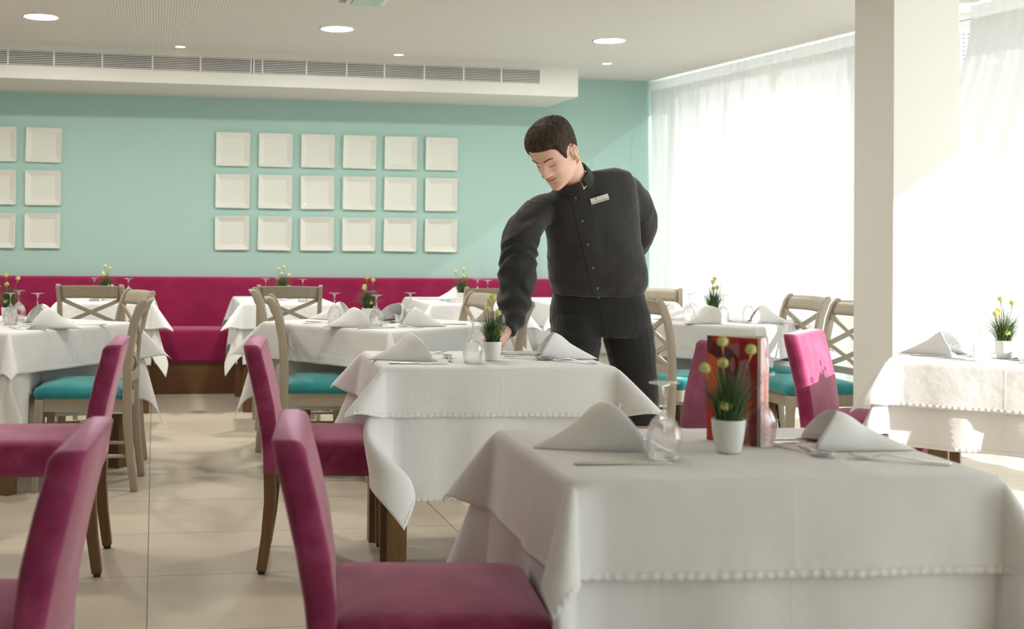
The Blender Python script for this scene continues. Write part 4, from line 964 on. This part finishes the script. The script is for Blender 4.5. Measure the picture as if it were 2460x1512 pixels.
def hand(W, palm_dir, palm_nor, side, curls, L=0.092):
    """five separate fingers and a thumb growing out of one palm; palm_nor points out of the palm"""
    d = palm_dir.normalized(); n_ = (palm_nor - d * palm_nor.dot(d)).normalized(); s = d.cross(n_) * side
    out = [limb([(*(W - d * 0.03), 0.026, 0.020), (*(W + d * 0.005), 0.029, 0.019), (*(W + d * 0.045), 0.039, 0.016), (*(W + d * 0.082), 0.040, 0.013), (*(W + d * 0.092), 0.034, 0.010)], 16, 3)]
    out = [tube_oval([W - d * 0.03, W + d * 0.005, W + d * 0.045, W + d * 0.080, W + d * 0.090], [0.025, 0.029, 0.039, 0.040, 0.034], [0.020, 0.019, 0.016, 0.013, 0.010], s)]
    for i, (off, ln, cu) in enumerate(zip((0.030, 0.010, -0.010, -0.029), (0.072, 0.080, 0.075, 0.060), curls)):
        p_ = W + d * (0.078 - 0.004 * abs(i - 1)) + s * off; v = d.copy(); path = [p_ - d * 0.012, p_]; ax_ = v.cross(n_)
        for sg, fr_ in enumerate((0.46, 0.30, 0.24)):
            v = (Matrix.Rotation(cu * (0.8, 1.0, 0.7)[sg], 3, ax_) @ v).normalized(); path += [path[-1] + v * ln * fr_ * 0.5, path[-1] + v * ln * fr_]
        out.append(tube(path, [0.0088, 0.0088, 0.0084, 0.0084, 0.0078, 0.0076, 0.0072, 0.0058], 10, s))
    p_ = W + d * 0.022 + s * 0.026; v = (d * 0.62 + s * 0.62 + n_ * 0.45).normalized(); q = p_ + v * 0.034; v2 = (d * 0.85 + s * 0.05 + n_ * 0.55).normalized()
    out.append(tube([p_ - v * 0.012, p_, p_ + v * 0.018, q, q + v2 * 0.016, q + v2 * 0.032], [0.013, 0.013, 0.0115, 0.0098, 0.0092, 0.0066], 10, s))
    return out
def tube_oval(path, rw, rt_, s):
    rings_ = []
    for i, p_ in enumerate(path):
        d = (path[min(i + 1, len(path) - 1)] - path[max(i - 1, 0)]).normalized(); n_ = d.cross(s).normalized()
        rings_.append([p_ + s * (rw[i] * math.cos(2 * math.pi * k / 14)) + n_ * (rt_[i] * math.sin(2 * math.pi * k / 14)) for k in range(14)])
    return rings_mesh(rings_)
GS = Vector((UG[0], UG[1], TOP + 0.045))                    # the glass stem between thumb and fingers
RW = Vector(RA[-1]); pd = (GS + Vector((0.012, 0.008, 0.012)) - RW)
RH = hand(RW + pd.normalized() * 0.0, Vector((-0.62, -0.45, -0.30)), Vector((-0.45, 0.65, -0.25)), 1, (0.95, 1.0, 1.05, 1.1))
LW = Vector(LA[-1]); LH = hand(LW, Vector((-0.9, 0.12, -0.35)), Vector((0.1, 0.9, 0.1)), -1, (0.5, 0.55, 0.6, 0.65))
body_parts = [head_part, neck_part] + ear(-1) + ear(1) + [torso(-0.012, TOR)] + RH + LH
def rad(P, rs): return [(*p_, r_) for p_, r_ in zip(P, rs)]
body_parts += [limb(rad(RA, (0.044, 0.050, 0.047, 0.043, 0.038, 0.029, 0.026))), limb(rad(LA, (0.044, 0.050, 0.047, 0.043, 0.038, 0.029, 0.026)))]
for P in (RL, LL):
    body_parts.append(limb(rad(P, (0.088, 0.080, 0.066, 0.054, 0.050, 0.036))))
    a = Vector(P[-1]); body_parts.append(tube([a + Vector((0, 0.03, -0.02)), a + Vector((-0.004, -0.01, -0.035)), a + Vector((-0.015, -0.09, -0.055)), a + Vector((-0.022, -0.16, -0.066))], [0.032, 0.036, 0.036, 0.022], 12, ell=[0.04, 0.04, 0.028, 0.014]))
man = from_mesh('person', fuse(body_parts, 0.0042, 2), SKIN)
tag(man, 'young waiter all in black bending over a table, one arm behind his back', 'person')
# ---- shirt: one surface, bloused over the waistband
SH = [((1.910, 5.140, 0.955), 0.196, 0.130, 0), ((1.910, 5.138, 0.972), 0.205, 0.137, 0), ((1.908, 5.130, 1.000), 0.2140, 0.146, 1), ((1.898, 5.115, 1.050), 0.219, 0.150, 2), ((1.880, 5.090, 1.110), 0.213, 0.147, 4), ((1.862, 5.062, 1.170), 0.205, 0.142, 6), ((1.842, 5.030, 1.240), 0.205, 0.140, 9), ((1.822, 5.000, 1.310), 0.208, 0.134, 14), ((1.806, 4.974, 1.372), 0.206, 0.116, 19), ((1.793, 4.956, 1.418), 0.186, 0.098, 21), ((1.768, 4.938, 1.450), 0.140, 0.082, 21), ((1.738, 4.920, 1.470), 0.085, 0.068, 15), ((1.724, 4.908, 1.478), 0.064, 0.060, 8)]
sh_parts = [torso(0.0, SH), limb(rad(RA[:6] + [(1.395, 4.793, 0.836)], (0.055, 0.066, 0.076, 0.077, 0.072, 0.058, 0.046))), limb(rad(LA, (0.058, 0.068, 0.071, 0.066, 0.060, 0.048, 0.042)))]
sm_ = fuse(sh_parts, 0.0065, 16)
NO = [v.normal.copy() for v in sm_.vertices]
for v, no_ in zip(sm_.vertices, NO):                        # sleeve and waist wrinkles
    c = v.co.copy(); k = 0.0
    if c.x < 1.60 and c.z < 1.36:                           # right sleeve: folds gather towards the elbow and cuff
        s = (1.36 - c.z); k = 0.0050 * math.sin(70 * s + 8 * noise.noise(c * 9) + 14 * (c.x - 1.47)) * smooth(s / 0.15) + 0.006 * noise.noise(Vector((c.x * 8, c.y * 8, c.z * 22)))
    elif c.x > 2.02 and c.y > 5.05 and c.z > 1.1: k = 0.0045 * math.sin(60 * (c.z + c.y) + 6 * noise.noise(c * 8)) + 0.004 * noise.noise(c * 16)
    elif c.z < 1.12: k = 0.007 * noise.noise(Vector((c.x * 13, c.y * 9, c.z * 20))) * smooth((1.12 - c.z) / 0.1)
    else: k = 0.006 * noise.noise(Vector(((c.x + c.z * 0.6) * 11, c.y * 6, (c.z - c.x) * 5)))
    v.co = c + no_ * k
shirt = from_mesh('shirt', sm_, SHIRT, man)
bm_ = bmesh.new(); bm_.from_mesh(sm_); SB = BVHTree.FromBMesh(bm_); bm_.free()
def on_shirt(x, z, y0=4.0, tree=SB):
    h, nrm, _, _ = tree.ray_cast(Vector((x, y0, z)), Vector((0, 1, 0)))
    return (h, nrm) if h else (Vector((x, 4.98, z)), Vector((0, -1, 0)))
def strip(name, pts, w, mat, parent, lift=0.0015, thick=0.002, tree=SB):
    L_, R_ = [], []; path = spline(pts, 5)
    for i, (x, z) in enumerate(path):
        a = path[max(i - 1, 0)]; b = path[min(i + 1, len(path) - 1)]; dx, dz = b[0] - a[0], b[1] - a[1]; q = math.hypot(dx, dz); nx, nz = -dz / q, dx / q
        for s, o_ in ((-1, L_), (1, R_)):
            h, nr = on_shirt(x + nx * s * w / 2, z + nz * s * w / 2, 4.0, tree); o_.append((h + nr * (lift + thick), h + nr * (lift - 0.004)))
    rg = [(l_[0], r_[0], r_[1], l_[1]) for l_, r_ in zip(L_, R_)]
    return obj(name, rings_mesh(rg), mat, parent, False)
def surf_x(px_x, d0): return px_x
BT = [(1.688, 1.418), (1.703, 1.371), (1.738, 1.277), (1.777, 1.181), (1.816, 1.082), (1.850, 0.996)]
strip('placket', [(1.682, 1.432)] + [(x - 0.004, z) for x, z in BT] + [(1.856, 0.975)], 0.036, SHIRT, shirt, 0.0008, 0.0014)
BUT = plain('dark_grey_button', (0.10, 0.11, 0.11), 0.35)
for x, z in BT:
    h, nr = on_shirt(x, z); q = nr.to_track_quat('Z', 'Y'); b = obj('button', lathe([(0.0, 0.0008), (0.0028, 0.0008), (0.0036, 0.0022), (0.0056, 0.0022), (0.0060, 0.0010), (0.0058, -0.003)], 14), BUT, shirt, True)
    b.location = h + nr * 0.0028; b.rotation_mode = 'QUATERNION'; b.rotation_quaternion = q
# collar: stand and two leaves around the neck
cax = (N1 - N0).normalized(); cs = cax.cross(Vector((0, 1, 0))).normalized(); cf = cs.cross(cax).normalized()
if cf.y > 0: cf = -cf; cs = -cs
def collar(r0, h0, r1, h1, a0, a1, thick, nm, pts_drop=0.0):
    rg = []
    for k in range(41):
        t = k / 40; a = lerp(R(a0), R(a1), t); d = cf * math.cos(a) + cs * math.sin(a); tip = pts_drop * smooth(1 - min(t, 1 - t) / 0.22)
        p0 = N0 + cax * h0 + d * r0; p1 = N0 + cax * (h1 - tip) + d * (r1 + tip * 0.45)
        rg.append((p0, p1, p1 + d * thick, p0 + d * thick))
    o = obj(nm, rings_mesh(rg), SHIRT, shirt, False); bevel_mod(o, 0.0012, 2); return o
collar(0.0665, 0.018, 0.0655, 0.058, 2, 358, 0.003, 'collar_stand')
collar(0.0690, 0.060, 0.0790, 0.026, 7, 353, 0.003, 'collar_leaf', 0.018)
# name badge
bx_, bz_ = 1.806, 1.366; h, nr = on_shirt(bx_, bz_)
bd = bpy.data.objects.new('name_badge', None); COL.objects.link(bd); bd.parent = shirt
Z_ = Vector((-0.22, -0.96, 0.05)).normalized(); X_ = Vector((math.cos(R(17)), 0, math.sin(R(17)))); X_ = (X_ - Z_ * X_.dot(Z_)).normalized(); Y_ = Z_.cross(X_); h = h + Z_ * 0.016
bd.matrix_world = Matrix(((X_.x, Y_.x, Z_.x, h.x), (X_.y, Y_.y, Z_.y, h.y), (X_.z, Y_.z, Z_.z, h.z), (0, 0, 0, 1)))
obj('badge_plate', box_bm(-0.038, 0.038, -0.0125, 0.0125, -0.0015, 0.0015, 0.0008), plain('badge_white', (0.85, 0.83, 0.78), 0.3), bd)
obj('badge_band', box_bm(-0.0375, 0.0375, -0.012, -0.0025, 0.0014, 0.0017), plain('badge_silver', (0.62, 0.60, 0.54), 0.3), bd)
obj('badge_mark', box_bm(-0.0165, -0.0135, 0.0015, 0.0095, 0.0014, 0.0020), plain('badge_dark_red', (0.22, 0.04, 0.03), 0.4), bd)
bm = bmesh.new(); rb = random.Random(4)
x = -0.016
while x < 0.022: w_ = rb.uniform(0.0012, 0.0024); box_bm(x, x + w_, -0.0075, -0.0055, 0.0016, 0.0020, bm=bm); x += w_ + 0.0008
obj('badge_text', bm, plain('badge_grey_print', (0.30, 0.28, 0.24), 0.5), bd)
bm = bmesh.new(); x = -0.004
while x < 0.010: box_bm(x, x + 0.0018, 0.0030, 0.0062, 0.0014, 0.0017, bm=bm); x += 0.0026
obj('badge_text', bm, plain('badge_pale_print', (0.70, 0.62, 0.56), 0.5), bd)
# ---- trousers
TR = [((1.920, 5.160, 0.780), 0.205, 0.118, 0), ((1.925, 5.160, 0.840), 0.222, 0.130, 0), ((1.922, 5.158, 0.890), 0.218, 0.132, 0), ((1.914, 5.152, 0.945), 0.203, 0.128, 0), ((1.910, 5.145, 0.985), 0.196, 0.124, 0)]
tr_parts = [rings_mesh([ring(c, hx, hy, R(-8), R(r)) for c, hx, hy, r in TR]), limb(rad([(1.818, 5.155, 0.845)] + RL[1:], (0.112, 0.108, 0.092, 0.078, 0.072, 0.068))), limb(rad([(2.040, 5.160, 0.845)] + LL[1:], (0.112, 0.110, 0.095, 0.080, 0.072, 0.068)))]
tm_ = fuse(tr_parts, 0.0065, 4)
NO = [v.normal.copy() for v in tm_.vertices]
for v, no_ in zip(tm_.vertices, NO):
    c = v.co.copy(); v.co = c + no_ * (0.005 * noise.noise(Vector((c.x * 9, c.y * 9, c.z * 16))) + 0.003 * math.sin(55 * c.z + 9 * c.x) * smooth((0.86 - c.z) / 0.05) * smooth((c.z - 0.66) / 0.1))
tro = from_mesh('trousers', tm_, TROUS, man); bm_ = bmesh.new(); bm_.from_mesh(tm_); TB_ = BVHTree.FromBMesh(bm_); bm_.free()
strip('fly_seam', [(1.872, 0.955), (1.880, 0.90), (1.892, 0.845), (1.906, 0.795)], 0.005, TROUS, tro, 0.0006, 0.0012, TB_)
strip('pocket_seam', [(1.800, 0.945), (1.795, 0.915), (1.770, 0.895), (1.735, 0.888)], 0.005, TROUS, tro, 0.0006, 0.0012, TB_)
strip('pocket_seam', [(1.965, 0.950), (1.985, 0.915), (2.020, 0.898), (2.055, 0.893)], 0.005, TROUS, tro, 0.0006, 0.0012, TB_)
strip('waistband', [(1.735, 0.944), (1.80, 0.942), (1.87, 0.940), (1.95, 0.944), (2.03, 0.952)], 0.034, TROUS, tro, 0.0006, 0.0016, TB_)
h, nr = on_shirt(1.868, 0.958, 4.0, TB_); b = obj('button', lathe([(0.0, 0.003), (0.006, 0.0028), (0.0085, 0.001), (0.008, -0.004)], 14), BUT, tro, True); b.location = h + nr * 0.003; b.rotation_mode = 'QUATERNION'; b.rotation_quaternion = nr.to_track_quat('Z', 'Y')
# ---- shoes
SHOE = plain('black_shoe_leather', (0.012, 0.012, 0.012), 0.35)
for P in (RL, LL):
    a = Vector((P[-1][0], P[-1][1], 0)); rg = []
    for y, w_, h_ in ((0.055, 0.020, 0.055), (0.050, 0.036, 0.085), (0.0, 0.041, 0.092), (-0.05, 0.042, 0.075), (-0.11, 0.047, 0.052), (-0.165, 0.043, 0.040), (-0.200, 0.020, 0.025)):
        rg.append([(a.x - 0.006 * (0.05 - y) / 0.1 + w_ * math.cos(t), a.y + y, max(0.001, h_ * 0.5 + h_ * 0.5 * math.sin(t) if math.sin(t) > 0 else h_ * 0.5 + h_ * 0.5 * max(-1, 1.6 * math.sin(t)))) for t in [2 * math.pi * k / 18 for k in range(18)]])
    obj('shoe', rings_mesh(rg), SHOE, man, True)
# ---- hair: short crop, thickness fading to nothing at the hairline
def hairline(a):
    a = abs(a); k = [(0, 0.069), (25, 0.068), (40, 0.066), (50, 0.058), (57, 0.044), (62, 0.022), (67, 0.000), (73, -0.010), (78, 0.014), (88, 0.028), (100, 0.026), (108, -0.004), (118, -0.030), (140, -0.048), (180, -0.052)]
    for (a0, z0), (a1, z1) in zip(k, k[1:]):
        if a <= a1: return lerp(z0, z1, (a - a0) / (a1 - a0))
    return k[-1][1]
V, F = [], []; nA2, nZ = 180, 46
for i in range(nZ + 1):
    for j in range(nA2):
        ad_ = -180 + 360 * j / nA2; zl = hairline(ad_); t = i / nZ; z = lerp(zl, 0.1272, 1 - (1 - t) ** 1.25) if i < nZ else 0.1272
        d_ = smooth((z - zl) / 0.030); side = smooth((abs(ad_) - 45) / 40); th = lerp(0.0105, 0.0075, side * (1 - smooth((z - 0.05) / 0.05)))
        off = 0.0006 + th * (0.25 * min(1, (z - zl) / 0.004) + 0.75 * d_) + 0.0022 * d_ * noise.noise(Vector((ad_ * 0.35, z * 160, 0)))
        x, y, zz = head_pt(R(ad_), min(z, 0.1268), off); V.append(hw(x, y, zz + off * smooth((z - 0.05) / 0.07)))
F = [(i * nA2 + j, i * nA2 + (j + 1) % nA2, (i + 1) * nA2 + (j + 1) % nA2, (i + 1) * nA2 + j) for i in range(nZ) for j in range(nA2)] + [tuple(nZ * nA2 + j for j in range(nA2))]
# a little inner skirt so that the crop has a closed edge
o_ = len(V)
for j in range(nA2):
    ad_ = -180 + 360 * j / nA2; V.append(hw(*head_pt(R(ad_), hairline(ad_) + 0.004, -0.004)))
F += [(j, o_ + j, o_ + (j + 1) % nA2, (j + 1) % nA2) for j in range(nA2)]
obj('hair', (V, F), HAIRM, man, True)
# ---- brows, lids, lips follow the relief of the face
def face_pt(x, z, lift):
    _, w, fr, bk = slice_at(z); e = 2.25; c = max(0.02, 1 - min(1, abs(x) / w) ** e) ** (1 / e); y = fr * c + face_add(x, z) * smooth((1 - abs(x) / w) / 0.12)
    return hw(x, y + lift, z)
def feature(name, pts, mat, lift=0.0022):
    rg = []
    for x, z, w_ in spline(pts, 5):
        q = [face_pt(x, z + w_ * s, lift if abs(s) < 0.9 else lift - 0.0022) for s in (-1, -0.5, 0, 0.5, 1)]; back = face_pt(x, z, -0.006); rg.append(q + [back])
    return obj(name, rings_mesh(rg), mat, man, True)
BROW = plain('dark_brow', (0.14, 0.085, 0.058), 0.8); LIP = plain('lip_skin', (0.60, 0.27, 0.225), 0.45); LASH = plain('dark_lash', (0.22, 0.11, 0.085), 0.7); LIDM = plain('eyelid_skin', (0.55, 0.30, 0.22), 0.5)
for s in (-1, 1):
    feature('eyebrow', [(s * 0.013, 0.025, 0.0026), (s * 0.024, 0.0295, 0.0032), (s * 0.038, 0.0325, 0.0028), (s * 0.050, 0.0285, 0.0012)], BROW, 0.0020)
    feature('eyelash', [(s * 0.018, -0.0005, 0.0006), (s * 0.025, -0.0030, 0.0011), (s * 0.034, -0.0035, 0.0013), (s * 0.043, 0.0000, 0.0009)], LASH, 0.0018)
feature('mouth_line', [(-0.0285, -0.0545, 0.0005), (-0.020, -0.0588, 0.0007), (0.0, -0.0612, 0.0008), (0.020, -0.0588, 0.0007), (0.0285, -0.0545, 0.0005)], LASH, 0.0030)
feature('lip', [(-0.025, -0.0570, 0.0006), (-0.012, -0.0578, 0.0024), (0.0, -0.0588, 0.0024), (0.012, -0.0578, 0.0024), (0.025, -0.0570, 0.0006)], LIP, 0.0016)
feature('lip', [(-0.024, -0.0580, 0.0006), (-0.012, -0.0625, 0.0028), (0.0, -0.0645, 0.0032), (0.012, -0.0625, 0.0028), (0.024, -0.0580, 0.0006)], LIP, 0.0016)
